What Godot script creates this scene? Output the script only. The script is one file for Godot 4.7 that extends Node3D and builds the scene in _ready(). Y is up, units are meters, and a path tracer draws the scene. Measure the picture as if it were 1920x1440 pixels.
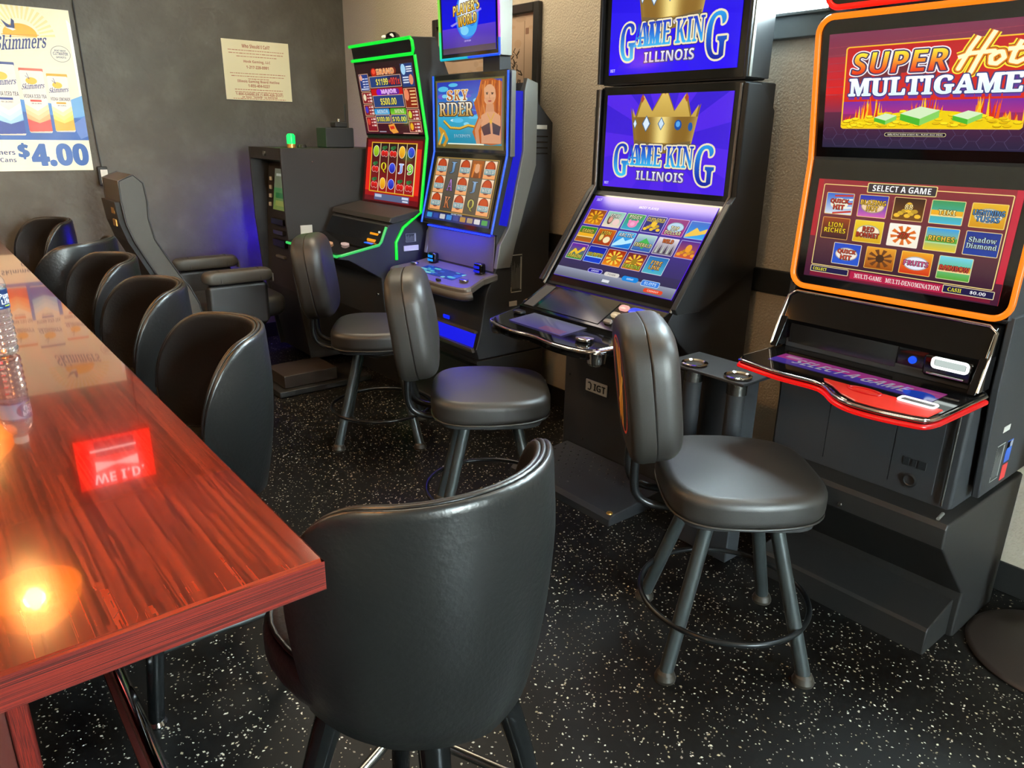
extends Node3D
# A bar's gaming corner: four slot machines along the right wall, a bar with stools on the left, a dark back wall.
# World: -Z runs along the right wall, +X points at it. Machines are built in a local frame: x to the viewer's right, y up, z = distance from the wall.

const WALL_X := 2.77
const BACK_Z := -5.42
const BAR_Y := 1.0

var used := {}
var M := {}
var fonts := {}
var text_cache := {}
var rng := RandomNumberGenerator.new()

# ---------------------------------------------------------------- mesh builder
class MB:
	var V := PackedVector3Array()
	var N := PackedVector3Array()
	var U := PackedVector2Array()

	func tri(a: Vector3, b: Vector3, c: Vector3, na: Vector3, nb: Vector3, nc: Vector3, ua := Vector2.ZERO, ub := Vector2.ZERO, uc := Vector2.ZERO) -> void:
		var g := (b - a).cross(c - a)
		if g.length_squared() < 1e-16:
			return
		if g.dot(na + nb + nc) > 0.0:
			V.append(a); V.append(c); V.append(b)
			N.append(na); N.append(nc); N.append(nb)
			U.append(ua); U.append(uc); U.append(ub)
		else:
			V.append(a); V.append(b); V.append(c)
			N.append(na); N.append(nb); N.append(nc)
			U.append(ua); U.append(ub); U.append(uc)

	func quad(a: Vector3, b: Vector3, c: Vector3, d: Vector3, n: Vector3, uv := Rect2(0, 0, 1, 1)) -> void:
		var p := uv.position
		var e := uv.end
		tri(a, b, c, n, n, n, p, Vector2(e.x, p.y), e)
		tri(a, c, d, n, n, n, p, e, Vector2(p.x, e.y))

	func box(c: Vector3, s: Vector3, bev := 0.0, t := Transform3D()) -> void:
		var h := s * 0.5
		var b: float = minf(bev, minf(h.x, minf(h.y, h.z)) * 0.98)
		for ax in 3:
			var u := (ax + 1) % 3
			var w := (ax + 2) % 3
			for sg in [-1.0, 1.0]:
				var n := Vector3.ZERO
				n[ax] = sg
				var q: Array[Vector3] = []
				for k in [[-1, -1], [1, -1], [1, 1], [-1, 1]]:
					var p := Vector3.ZERO
					p[ax] = sg * h[ax]
					p[u] = k[0] * (h[u] - b)
					p[w] = k[1] * (h[w] - b)
					q.append(t * (c + p))
				quad(q[0], q[1], q[2], q[3], (t.basis * n).normalized())
		if b > 0.0:
			for ax in 3:
				var u := (ax + 1) % 3
				var w := (ax + 2) % 3
				for su in [-1.0, 1.0]:
					for sw in [-1.0, 1.0]:
						var pu: Array[Vector3] = []
						for e in [-1.0, 1.0]:
							var p := Vector3.ZERO
							p[ax] = e * (h[ax] - b); p[u] = su * h[u]; p[w] = sw * (h[w] - b)
							var p2 := Vector3.ZERO
							p2[ax] = e * (h[ax] - b); p2[u] = su * (h[u] - b); p2[w] = sw * h[w]
							pu.append(t * (c + p)); pu.append(t * (c + p2))
						var nu := Vector3.ZERO
						nu[u] = su
						var nw := Vector3.ZERO
						nw[w] = sw
						nu = (t.basis * nu).normalized(); nw = (t.basis * nw).normalized()
						tri(pu[0], pu[1], pu[3], nu, nw, nw)
						tri(pu[0], pu[3], pu[2], nu, nw, nu)
			for sx in [-1.0, 1.0]:
				for sy in [-1.0, 1.0]:
					for sz in [-1.0, 1.0]:
						var a := Vector3(sx * h.x, sy * (h.y - b), sz * (h.z - b))
						var d := Vector3(sx * (h.x - b), sy * h.y, sz * (h.z - b))
						var e := Vector3(sx * (h.x - b), sy * (h.y - b), sz * h.z)
						tri(t * (c + a), t * (c + d), t * (c + e), (t.basis * Vector3(sx, 0, 0)).normalized(), (t.basis * Vector3(0, sy, 0)).normalized(), (t.basis * Vector3(0, 0, sz)).normalized())

	# polygon of (z, y) points extruded along x, edges of both caps bevelled
	func prism(poly: PackedVector2Array, x0: float, x1: float, bev := 0.0, t := Transform3D()) -> void:
		var area := 0.0
		var n := poly.size()
		for i in n:
			area += poly[i].cross(poly[(i + 1) % n])
		var sgn := 1.0 if area > 0.0 else -1.0
		var inner := PackedVector2Array()
		for i in n:
			var a := poly[(i + n - 1) % n]
			var b := poly[i]
			var c := poly[(i + 1) % n]
			var e1 := (b - a).normalized()
			var e2 := (c - b).normalized()
			var n1 := Vector2(-e1.y, e1.x) * sgn
			var n2 := Vector2(-e2.y, e2.x) * sgn
			var m := n1 + n2
			var k: float = bev * 2.0 / maxf(m.length_squared(), 0.5)
			inner.append(b + m * k * 0.5 * (1.0 if m.length() > 0.0 else 0.0))
		for i in n:
			var p := poly[i]
			var q := poly[(i + 1) % n]
			var e := (q - p).normalized()
			var o2 := Vector2(e.y, -e.x) * sgn
			var o := (t.basis * Vector3(0, o2.y, o2.x)).normalized()
			quad(t * Vector3(x0 + bev, p.y, p.x), t * Vector3(x1 - bev, p.y, p.x), t * Vector3(x1 - bev, q.y, q.x), t * Vector3(x0 + bev, q.y, q.x), o)
			if bev > 0.0:
				var p2 := inner[i]
				var q2 := inner[(i + 1) % n]
				for s in 2:
					var xa: float = x0 + bev if s == 0 else x1 - bev
					var xb: float = x0 if s == 0 else x1
					var cn := (t.basis * Vector3(-1 if s == 0 else 1, 0, 0)).normalized()
					tri(t * Vector3(xa, p.y, p.x), t * Vector3(xa, q.y, q.x), t * Vector3(xb, q2.y, q2.x), o, o, cn)
					tri(t * Vector3(xa, p.y, p.x), t * Vector3(xb, q2.y, q2.x), t * Vector3(xb, p2.y, p2.x), o, cn, cn)
		var idx := Geometry2D.triangulate_polygon(inner)
		for s in 2:
			var x := x0 if s == 0 else x1
			var cn := (t.basis * Vector3(-1 if s == 0 else 1, 0, 0)).normalized()
			for i in range(0, idx.size(), 3):
				var a := inner[idx[i]]
				var b := inner[idx[i + 1]]
				var c := inner[idx[i + 2]]
				tri(t * Vector3(x, a.y, a.x), t * Vector3(x, b.y, b.x), t * Vector3(x, c.y, c.x), cn, cn, cn)

	# smooth surface through rows of points
	func grid(P: Array, close_u := false, close_v := false, mode := 0, uvs := Vector2(1, 1)) -> void:
		var r := P.size()
		var c: int = P[0].size()
		var nr := r if close_u else r - 1
		var nc := c if close_v else c - 1
		var acc: Array = []
		var cen := Vector3.ZERO
		for i in r:
			var row := PackedVector3Array()
			row.resize(c)
			acc.append(row)
			for p: Vector3 in P[i]:
				cen += p
		cen /= float(r * c)
		var vol := 0.0
		for i in nr:
			var i2 := (i + 1) % r
			for j in nc:
				var j2 := (j + 1) % c
				var a: Vector3 = P[i][j]
				var b: Vector3 = P[i2][j]
				var d: Vector3 = P[i2][j2]
				var e: Vector3 = P[i][j2]
				var g := (d - a).cross(e - b)
				vol += g.dot((a + b + d + e) * 0.25 - cen)
				acc[i][j] += g; acc[i2][j] += g; acc[i2][j2] += g; acc[i][j2] += g
		var s := 1.0
		if mode == 0:
			s = 1.0 if vol >= 0.0 else -1.0
		else:
			s = float(mode)
		for i in nr:
			var i2 := (i + 1) % r
			for j in nc:
				var j2 := (j + 1) % c
				var na: Vector3 = (acc[i][j] as Vector3).normalized() * s
				var nb: Vector3 = (acc[i2][j] as Vector3).normalized() * s
				var nd: Vector3 = (acc[i2][j2] as Vector3).normalized() * s
				var ne: Vector3 = (acc[i][j2] as Vector3).normalized() * s
				var u0 := Vector2(float(j) / nc, float(i) / nr) * uvs
				var u1 := Vector2(float(j + 1) / nc, float(i + 1) / nr) * uvs
				tri(P[i][j], P[i2][j], P[i2][j2], na, nb, nd, u0, Vector2(u0.x, u1.y), u1)
				tri(P[i][j], P[i2][j2], P[i][j2], na, nd, ne, u0, u1, Vector2(u1.x, u0.y))

	func tube(pts: PackedVector3Array, r0: float, closed := false, seg := 8, r1 := -1.0, caps := true) -> void:
		var n := pts.size()
		var rows: Array = []
		var up := Vector3.UP
		var first := (pts[1] - pts[0]).normalized()
		if absf(first.dot(up)) > 0.9:
			up = Vector3.RIGHT
		var side := first.cross(up).normalized()
		for i in n:
			var a := pts[(i + n - 1) % n] if (closed or i > 0) else pts[i]
			var b := pts[(i + 1) % n] if (closed or i < n - 1) else pts[i]
			var dir := (b - a).normalized()
			side = (side - dir * side.dot(dir)).normalized()
			var nn := dir.cross(side).normalized()
			var rad: float = r0 if r1 < 0.0 else lerpf(r0, r1, float(i) / maxf(1.0, n - 1.0))
			var row := PackedVector3Array()
			for k in seg:
				var a2 := TAU * k / seg
				row.append(pts[i] + (side * cos(a2) + nn * sin(a2)) * rad)
			rows.append(row)
		grid(rows, closed, true)
		if not closed and caps:
			for e in [0, n - 1]:
				var dirn: Vector3 = (pts[0] - pts[1]).normalized() if e == 0 else (pts[n - 1] - pts[n - 2]).normalized()
				for k in seg:
					tri(pts[e], rows[e][k], rows[e][(k + 1) % seg], dirn, dirn, dirn)

	# profile of (radius, y) turned round the y axis of t
	func lathe(prof: PackedVector2Array, seg := 24, t := Transform3D(), uvs := Vector2(1, 1), mode := 0) -> void:
		var rows: Array = []
		for p in prof:
			var row := PackedVector3Array()
			for k in seg:
				var a := TAU * k / seg
				row.append(t * Vector3(p.x * cos(a), p.y, p.x * sin(a)))
			rows.append(row)
		grid(rows, false, true, mode, uvs)

	# lathe with hard edges: every segment of the profile shaded by itself
	func turned(prof: PackedVector2Array, seg := 24, t := Transform3D()) -> void:
		var cy := 0.0
		for p in prof:
			cy += p.y
		for i in prof.size() - 1:
			var a := prof[i]
			var b := prof[i + 1]
			var e := b - a
			var n2 := Vector2(e.y, -e.x).normalized()
			for k in seg:
				var a0 := TAU * k / seg
				var a1 := TAU * (k + 1) / seg
				var d0 := Vector3(cos(a0), 0, sin(a0))
				var d1 := Vector3(cos(a1), 0, sin(a1))
				var m0 := (t.basis * (d0 * n2.x + Vector3.UP * n2.y)).normalized()
				var m1 := (t.basis * (d1 * n2.x + Vector3.UP * n2.y)).normalized()
				var A := t * (d0 * a.x + Vector3.UP * a.y)
				var B := t * (d1 * a.x + Vector3.UP * a.y)
				var C := t * (d1 * b.x + Vector3.UP * b.y)
				var D := t * (d0 * b.x + Vector3.UP * b.y)
				tri(A, B, C, m0, m1, m1)
				tri(A, C, D, m0, m1, m0)

	# upholstered pad: outline in (x, z), rounded edges of radius r, crowned top
	func pad(outline: PackedVector2Array, y0: float, y1: float, r: float, crown := 0.0, t := Transform3D(), steps := 5, rb := -1.0) -> void:
		var r0: float = r if rb < 0.0 else rb
		var rows: Array = []
		var add := func(inset: float, y: float) -> void:
			var row := PackedVector3Array()
			for p in outline:
				var l := p.length()
				var q: Vector2 = p * maxf(0.0, (l - inset) / l)
				row.append(t * Vector3(q.x, y, q.y))
			rows.append(row)
		var big := 0.0
		for p in outline:
			big = maxf(big, p.length())
		add.call(big, y0)
		add.call(r0 * 1.6, y0)
		for k in steps + 1:
			var a := PI * 0.5 * k / steps
			add.call(r0 * (1.0 - sin(a)), y0 + r0 * (1.0 - cos(a)))
		for k in steps + 1:
			var a := PI * 0.5 * k / steps
			add.call(r * (1.0 - cos(a)), y1 - r * (1.0 - sin(a)))
		for k in range(1, 6):
			var f := k / 5.0
			var row := PackedVector3Array()
			for p in outline:
				var l := p.length()
				var q: Vector2 = p * ((l - r) / l) * (1.0 - f)
				row.append(t * Vector3(q.x, y1 + crown * sin(f * PI * 0.5), q.y))
			rows.append(row)
		grid(rows, false, true)

	func mesh() -> ArrayMesh:
		var a := []
		a.resize(Mesh.ARRAY_MAX)
		a[Mesh.ARRAY_VERTEX] = V
		a[Mesh.ARRAY_NORMAL] = N
		a[Mesh.ARRAY_TEX_UV] = U
		var m := ArrayMesh.new()
		m.add_surface_from_arrays(Mesh.PRIMITIVE_TRIANGLES, a)
		return m

# ---------------------------------------------------------------- painter for flat print and screens
class Painter:
	var im: Image
	var w: int
	var h: int
	var root

	func _init(r, ww: int, hh: int, c: Color) -> void:
		root = r
		w = ww
		h = hh
		im = Image.create(w, h, false, Image.FORMAT_RGB8)
		im.fill(c)

	func span(y: int, x0: float, x1: float, c: Color) -> void:
		if y < 0 or y >= h:
			return
		var a := maxi(0, floori(x0 + 0.5))
		var b := mini(w, floori(x1 + 0.5))
		if b > a:
			im.fill_rect(Rect2i(a, y, b - a, 1), c)

	func rect(x: float, y: float, ww: float, hh: float, c: Color) -> void:
		var a := Rect2i(roundi(x), roundi(y), maxi(1, roundi(ww)), maxi(1, roundi(hh))).intersection(Rect2i(0, 0, w, h))
		if a.has_area():
			im.fill_rect(a, c)

	func vgrad(x: float, y: float, ww: float, hh: float, c0: Color, c1: Color) -> void:
		for k in int(hh):
			span(int(y) + k, x, x + ww, c0.lerp(c1, k / hh))

	func ell(cx: float, cy: float, rx: float, ry: float, c: Color, c1 = null) -> void:
		for yy in range(floori(cy - ry), ceili(cy + ry) + 1):
			var t := (yy + 0.5 - cy) / ry
			if absf(t) < 1.0:
				var dx := rx * sqrt(1.0 - t * t)
				span(yy, cx - dx, cx + dx, c if c1 == null else c.lerp(c1, t * 0.5 + 0.5))

	func rrect(x: float, y: float, ww: float, hh: float, r: float, c: Color, c1 = null) -> void:
		for k in int(hh):
			var e := 0.0
			var d: float = maxf(r - (k + 0.5), (k + 0.5) - (hh - r))
			if d > 0.0:
				e = r - sqrt(maxf(0.0, r * r - d * d))
			span(int(y) + k, x + e, x + ww - e, c if c1 == null else c.lerp(c1, k / hh))

	func frame(x: float, y: float, ww: float, hh: float, r: float, t: float, c: Color, inside: Color, inside1 = null) -> void:
		rrect(x, y, ww, hh, r, c)
		rrect(x + t, y + t, ww - 2 * t, hh - 2 * t, maxf(1.0, r - t), inside, inside1)

	func poly(pts: Array, c: Color, c1 = null) -> void:
		var y0 := 1e9
		var y1 := -1e9
		for p: Vector2 in pts:
			y0 = minf(y0, p.y)
			y1 = maxf(y1, p.y)
		for yy in range(maxi(0, floori(y0)), mini(h - 1, ceili(y1)) + 1):
			var sy := yy + 0.5
			var xs: Array[float] = []
			for i in pts.size():
				var a: Vector2 = pts[i]
				var b: Vector2 = pts[(i + 1) % pts.size()]
				if (a.y <= sy) != (b.y <= sy):
					xs.append(a.x + (sy - a.y) / (b.y - a.y) * (b.x - a.x))
			xs.sort()
			for k in range(0, xs.size() - 1, 2):
				span(yy, xs[k], xs[k + 1], c if c1 == null else c.lerp(c1, (sy - y0) / maxf(1.0, y1 - y0)))

	func line(a: Vector2, b: Vector2, t: float, c: Color) -> void:
		var n := (b - a).orthogonal().normalized() * t * 0.5
		poly([a + n, b + n, b - n, a - n], c)

	func path(pts: Array, t: float, c: Color) -> void:
		for i in pts.size() - 1:
			line(pts[i], pts[i + 1], t, c)
			ell(pts[i + 1].x, pts[i + 1].y, t * 0.5, t * 0.5, c)

	# text fitted into a box centred on (cx, cy); a height of 0 keeps the font's own proportions
	func text(s: String, cx: float, cy: float, ww: float, hh: float, c0: Color, c1 = null, serif := false, oc = null, ow := 0.0, slant := 0.0, rise := 0.0) -> void:
		var tr: PackedVector2Array = root.text_triangles(s, serif)
		if tr.is_empty():
			return
		var lo := tr[0]
		var hi := tr[0]
		for p in tr:
			lo = lo.min(p)
			hi = hi.max(p)
		var size := hi - lo
		var sx := ww / size.x
		var sy: float = hh / size.y if hh > 0.0 else sx
		var tall := size.y * sy
		var spans := []
		for i in range(0, tr.size(), 3):
			var q: Array[Vector2] = []
			for k in 3:
				var p := (tr[i + k] - lo) * Vector2(sx, sy)
				var py := tall - p.y
				q.append(Vector2(cx - ww * 0.5 + p.x + slant * (p.y - tall * 0.5), cy - tall * 0.5 + py - rise * (p.x - ww * 0.5)))
			var y0: float = minf(q[0].y, minf(q[1].y, q[2].y))
			var y1: float = maxf(q[0].y, maxf(q[1].y, q[2].y))
			for yy in range(floori(y0), ceili(y1) + 1):
				var s0 := yy + 0.5
				var xa := 1e9
				var xb := -1e9
				for k in 3:
					var a := q[k]
					var b := q[(k + 1) % 3]
					if (a.y <= s0) != (b.y <= s0):
						var xx := a.x + (s0 - a.y) / (b.y - a.y) * (b.x - a.x)
						xa = minf(xa, xx)
						xb = maxf(xb, xx)
				if xb > xa:
					spans.append([yy, xa, xb])
		if oc != null and ow > 0.0:
			var m := ceili(ow)
			for sp in spans:
				for dy in range(-m, m + 1):
					if absf(dy) <= ow:
						var e := sqrt(ow * ow - dy * dy)
						span(sp[0] + dy, sp[1] - e, sp[2] + e, oc)
		for sp in spans:
			var c := c0
			if c1 != null:
				c = c0.lerp(c1, clampf((sp[0] - (cy - tall * 0.5)) / tall, 0.0, 1.0))
			span(sp[0], sp[1], sp[2], c)

	func tex() -> ImageTexture:
		return ImageTexture.create_from_image(im)

func text_triangles(s: String, serif: bool) -> PackedVector2Array:
	var key := s + ("#s" if serif else "#n")
	if text_cache.has(key):
		return text_cache[key]
	if not fonts.has(serif):
		var f := SystemFont.new()
		f.font_names = PackedStringArray(["Droid Serif" if serif else "Droid Sans"])
		f.font_weight = 700
		fonts[serif] = f
	var tm := TextMesh.new()
	tm.font = fonts[serif]
	tm.text = s
	tm.font_size = 64
	tm.pixel_size = 0.01
	tm.depth = 0.0
	tm.curve_step = 2.0
	var arr := tm.get_mesh_arrays()
	var out := PackedVector2Array()
	if arr.size() and arr[Mesh.ARRAY_VERTEX] != null:
		var vv: PackedVector3Array = arr[Mesh.ARRAY_VERTEX]
		var ii = arr[Mesh.ARRAY_INDEX]
		if ii != null and ii.size():
			for i in ii:
				out.append(Vector2(vv[i].x, vv[i].y))
		else:
			for p in vv:
				out.append(Vector2(p.x, p.y))
	text_cache[key] = out
	return out

# ---------------------------------------------------------------- nodes
func numbered(called: String) -> String:
	var n: int = used.get(called, 0)
	used[called] = n + 1
	return called if n == 0 else "%s_%03d" % [called, n]

func tag(o: Node3D, label: String, category: String, group := "") -> Node3D:
	o.set_meta("label", label)
	o.set_meta("category", category)
	if group:
		o.set_meta("group", group)
	return o

func thing(called: String, label: String, category: String, at := Vector3.ZERO, turn := 0.0, group := "") -> Node3D:
	var o := Node3D.new()
	o.name = numbered(called)
	add_child(o, true)
	o.position = at
	o.rotation.y = turn
	return tag(o, label, category, group)

func part(parent: Node3D, called: String, b: MB, m: Material, label := "") -> MeshInstance3D:
	return part_mesh(parent, called, b.mesh(), m, label)

func part_mesh(parent: Node3D, called: String, mesh: Mesh, m: Material, label := "") -> MeshInstance3D:
	var o := MeshInstance3D.new()
	o.name = numbered(called) if parent == self else called
	o.mesh = mesh
	o.material_override = m
	o.cast_shadow = GeometryInstance3D.SHADOW_CASTING_SETTING_ON
	parent.add_child(o, true)
	if label:
		o.set_meta("label", label)
	return o

func structure(called: String, b: MB, m: Material) -> MeshInstance3D:
	var o := part(self, called, b, m)
	o.set_meta("kind", "structure")
	return o

func one(called: String, b: MB, m: Material, label: String, category: String, group := "") -> MeshInstance3D:
	var o := part(self, called, b, m)
	tag(o, label, category, group)
	return o

func copy(src: Node3D, called: String, label: String, at: Vector3, turn: float) -> Node3D:
	var c: Node3D = src.duplicate()
	c.name = numbered(called)
	add_child(c, true)
	c.position = at
	c.rotation.y = turn
	c.set_meta("label", label)
	return c

func facing(azimuth_deg: float) -> float:   # azimuth from -Z towards +X of a thing whose front is local +Z
	return PI - deg_to_rad(azimuth_deg)

func area_glow(parent: Node3D, at: Vector3, dir: Vector3, size: Vector2, c: Color, e: float) -> void:
	var l := AreaLight3D.new()
	l.name = "screen_light"
	l.area_size = size
	l.light_color = c
	l.light_energy = e
	l.shadow_enabled = true
	l.area_range = 8.0
	parent.add_child(l, true)
	var z := -dir.normalized()
	var x := Vector3.RIGHT if absf(z.x) < 0.9 else Vector3.BACK
	var y := z.cross(x).normalized()
	x = y.cross(z).normalized()
	l.transform = Transform3D(Basis(x, y, z), at)

# ---------------------------------------------------------------- materials
func mat(c: Color, rough := 0.5, metal := 0.0, spec := 0.5) -> StandardMaterial3D:
	var m := StandardMaterial3D.new()
	m.albedo_color = c
	m.roughness = rough
	m.metallic = metal
	m.metallic_specular = spec
	return m

func glow(c: Color, e: float) -> StandardMaterial3D:
	var m := mat(Color(0.02, 0.02, 0.02), 0.3)
	m.emission_enabled = true
	m.emission = c
	m.emission_energy_multiplier = e
	return m

func screen_mat(t: Texture2D, e: float) -> StandardMaterial3D:
	var m := mat(Color(0.01, 0.01, 0.012), 0.1)
	m.emission_enabled = true
	m.emission = Color.BLACK
	m.emission_texture = t
	m.emission_operator = BaseMaterial3D.EMISSION_OP_ADD
	m.emission_energy_multiplier = e
	m.texture_repeat = false
	return m

func print_mat(t: Texture2D, rough := 0.5) -> StandardMaterial3D:
	var m := mat(Color.WHITE, rough)
	m.albedo_texture = t
	m.texture_repeat = false
	return m

func noise_tex(seed_: int, freq: float, size := 512, oct := 4, ramp = null, kind := FastNoiseLite.TYPE_SIMPLEX_SMOOTH) -> NoiseTexture2D:
	var n := FastNoiseLite.new()
	n.seed = seed_
	n.frequency = freq
	n.noise_type = kind
	n.fractal_octaves = oct
	var t := NoiseTexture2D.new()
	t.width = size
	t.height = size
	t.seamless = true
	t.noise = n
	if ramp != null:
		var g := Gradient.new()
		g.offsets = ramp[0]
		g.colors = ramp[1]
		t.color_ramp = g
	return t

func bump(m: StandardMaterial3D, t: Texture2D, cm: float, tile: float, world := false) -> StandardMaterial3D:
	m.heightmap_enabled = true
	m.heightmap_texture = t
	m.heightmap_scale = cm
	m.uv1_triplanar = true
	m.uv1_world_triplanar = world
	m.uv1_scale = Vector3.ONE / tile
	return m

func rr_outline(hx: float, hz: float, r: float, k := 6) -> PackedVector2Array:
	var o := PackedVector2Array()
	for q in 4:
		var c := Vector2((hx - r) * [1, -1, -1, 1][q], (hz - r) * [1, 1, -1, -1][q])
		for i in k + 1:
			var a := PI * 0.5 * (q + float(i) / k)
			o.append(c + Vector2(cos(a), sin(a)) * r)
	return o

func super_outline(hx: float, hz: float, n := 3.0, k := 40) -> PackedVector2Array:
	var o := PackedVector2Array()
	for i in k:
		var a := TAU * i / k
		var c := cos(a)
		var s := sin(a)
		o.append(Vector2(signf(c) * pow(absf(c), 2.0 / n) * hx, signf(s) * pow(absf(s), 2.0 / n) * hz))
	return o

func curve(pts: Array, k := 6) -> PackedVector3Array:   # smooth path through points
	var o := PackedVector3Array()
	for i in pts.size() - 1:
		var a: Vector3 = pts[maxi(0, i - 1)]
		var b: Vector3 = pts[i]
		var c: Vector3 = pts[i + 1]
		var d: Vector3 = pts[mini(pts.size() - 1, i + 2)]
		for j in k:
			o.append(b.cubic_interpolate(c, a, d, float(j) / k))
	o.append(pts[-1])
	return o

func sp(parent: Node3D, called: String, x0: float, x1: float, d0: float, y0: float, d1: float, y1: float, m: Material, out := 0.004, thick := 0.004, label := "") -> MeshInstance3D:
	# flat plate on a machine: from (d0, y0) at the bottom to (d1, y1) at the top, standing out of that line
	var dir := Vector3(0, y1 - y0, d1 - d0).normalized()
	var n := Vector3(0, -dir.z, dir.y)
	if n.z < 0.0 or (absf(n.z) < 1e-6 and n.y < 0.0):
		n = -n
	var b := MB.new()
	var tl := Vector3(x0, y1, d1) + n * out
	var t_r := Vector3(x1, y1, d1) + n * out
	var br := Vector3(x1, y0, d0) + n * out
	var bl := Vector3(x0, y0, d0) + n * out
	b.quad(tl, t_r, br, bl, n)
	var k := -n * thick
	b.quad(tl, tl + k, bl + k, bl, Vector3.LEFT, Rect2(0, 0, 0.002, 0.002))
	b.quad(t_r, t_r + k, br + k, br, Vector3.RIGHT, Rect2(0, 0, 0.002, 0.002))
	b.quad(tl, tl + k, t_r + k, t_r, dir, Rect2(0, 0, 0.002, 0.002))
	b.quad(bl, bl + k, br + k, br, -dir, Rect2(0, 0, 0.002, 0.002))
	return part(parent, called, b, m, label)

func make_materials() -> void:
	var leather := noise_tex(11, 0.035, 512, 5, null, FastNoiseLite.TYPE_CELLULAR)
	var soft := noise_tex(3, 0.02, 512, 4)
	var fine := noise_tex(7, 0.12, 512, 3)
	var peel := noise_tex(5, 0.05, 512, 3)
	M.vinyl = bump(mat(Color(0.165, 0.155, 0.143), 0.46, 0.0, 0.62), fine, 0.02, 0.12)
	M.vinyl_rear = bump(mat(Color(0.16, 0.15, 0.135), 0.5), fine, 0.02, 0.12)
	M.leather = bump(mat(Color(0.1, 0.102, 0.1), 0.33, 0.0, 0.55), leather, 0.06, 0.22)
	M.leather_in = bump(mat(Color(0.085, 0.07, 0.062), 0.45), leather, 0.04, 0.16)
	M.black = mat(Color(0.185, 0.19, 0.2), 0.55, 0.0, 0.42)
	M.black2 = bump(mat(Color(0.19, 0.185, 0.185), 0.55, 0.0, 0.45), fine, 0.01, 0.05)
	M.satin = mat(Color(0.16, 0.165, 0.17), 0.3, 0.25)
	M.gloss = mat(Color(0.035, 0.035, 0.038), 0.06, 0.0, 0.6)
	M.bezel = mat(Color(0.07, 0.072, 0.078), 0.2)
	M.tube_black = mat(Color(0.1, 0.105, 0.11), 0.3, 0.3)
	M.chrome = mat(Color(0.82, 0.82, 0.82), 0.08, 1.0)
	M.steel = mat(Color(0.6, 0.6, 0.58), 0.25, 1.0)
	M.silver = mat(Color(0.5, 0.5, 0.48), 0.4, 0.5)
	M.silver_warm = mat(Color(0.45, 0.42, 0.39), 0.4, 0.35)
	M.gold = mat(Color(0.85, 0.65, 0.35), 0.3, 0.8)
	M.white = mat(Color(0.85, 0.84, 0.8), 0.5)
	M.sticker = mat(Color(0.78, 0.77, 0.74), 0.5)
	M.rubber = mat(Color(0.06, 0.06, 0.06), 0.7)
	M.wood_dark = mat(Color(0.2, 0.16, 0.13), 0.55)
	M.stand = bump(mat(Color(0.135, 0.13, 0.125), 0.5), fine, 0.01, 0.05)
	M.wall_tan = bump(mat(Color(0.76, 0.71, 0.63), 0.75), peel, 0.25, 0.35, true)
	M.ceiling = bump(mat(Color(0.74, 0.69, 0.62), 0.85), peel, 0.2, 0.5, true)
	M.rail = mat(Color(0.13, 0.13, 0.125), 0.45)
	M.sill = mat(Color(0.33, 0.36, 0.36), 0.4)
	# dark textured plaster with paler scuffs
	var wb := mat(Color.WHITE, 0.62)
	wb.albedo_texture = noise_tex(21, 0.006, 1024, 6, [PackedFloat32Array([0.0, 0.45, 0.62, 1.0]), PackedColorArray([Color(0.325, 0.308, 0.275), Color(0.338, 0.322, 0.288), Color(0.35, 0.335, 0.3), Color(0.385, 0.37, 0.335)])])
	M.wall_dark = bump(wb, peel, 0.3, 0.4, true)
	wb.uv1_scale = Vector3.ONE / 1.6
	# stained red wood
	var wt := wood_texture()
	M.bar_wood = mat(Color.WHITE, 0.1, 0.0, 1.0)
	M.bar_wood.albedo_texture = wt
	M.bar_wood.clearcoat_enabled = true
	M.bar_wood.clearcoat = 1.0
	M.bar_wood.clearcoat_roughness = 0.03
	M.bar_edge = mat(Color.WHITE, 0.6, 0.0, 0.35)
	M.bar_edge.albedo_texture = noise_tex(33, 0.02, 1024, 5, [PackedFloat32Array([0.0, 0.35, 0.5, 0.65, 1.0]), PackedColorArray([Color(0.17, 0.03, 0.02), Color(0.3, 0.06, 0.035), Color(0.39, 0.085, 0.045), Color(0.45, 0.105, 0.05), Color(0.55, 0.17, 0.09)])])
	M.bar_edge.heightmap_enabled = true
	M.bar_edge.heightmap_texture = M.bar_edge.albedo_texture
	M.bar_edge.heightmap_scale = 0.05
	M.bar_panel = mat(Color(0.3, 0.13, 0.11), 0.2)
	M.glass = mat(Color(1, 1, 1, 0.08), 0.02)
	M.glass.transparency = BaseMaterial3D.TRANSPARENCY_ALPHA
	M.amber = mat(Color(0.95, 0.62, 0.2), 0.35)
	M.amber.backlight_enabled = true
	M.amber.backlight = Color(1.0, 0.75, 0.4)
	var fl := floor_texture()
	M.floor = mat(Color.WHITE, 0.45, 0.0, 0.36)
	M.floor.albedo_texture = fl
	M.floor.heightmap_enabled = true
	M.floor.heightmap_texture = soft
	M.floor.heightmap_scale = 0.05

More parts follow.
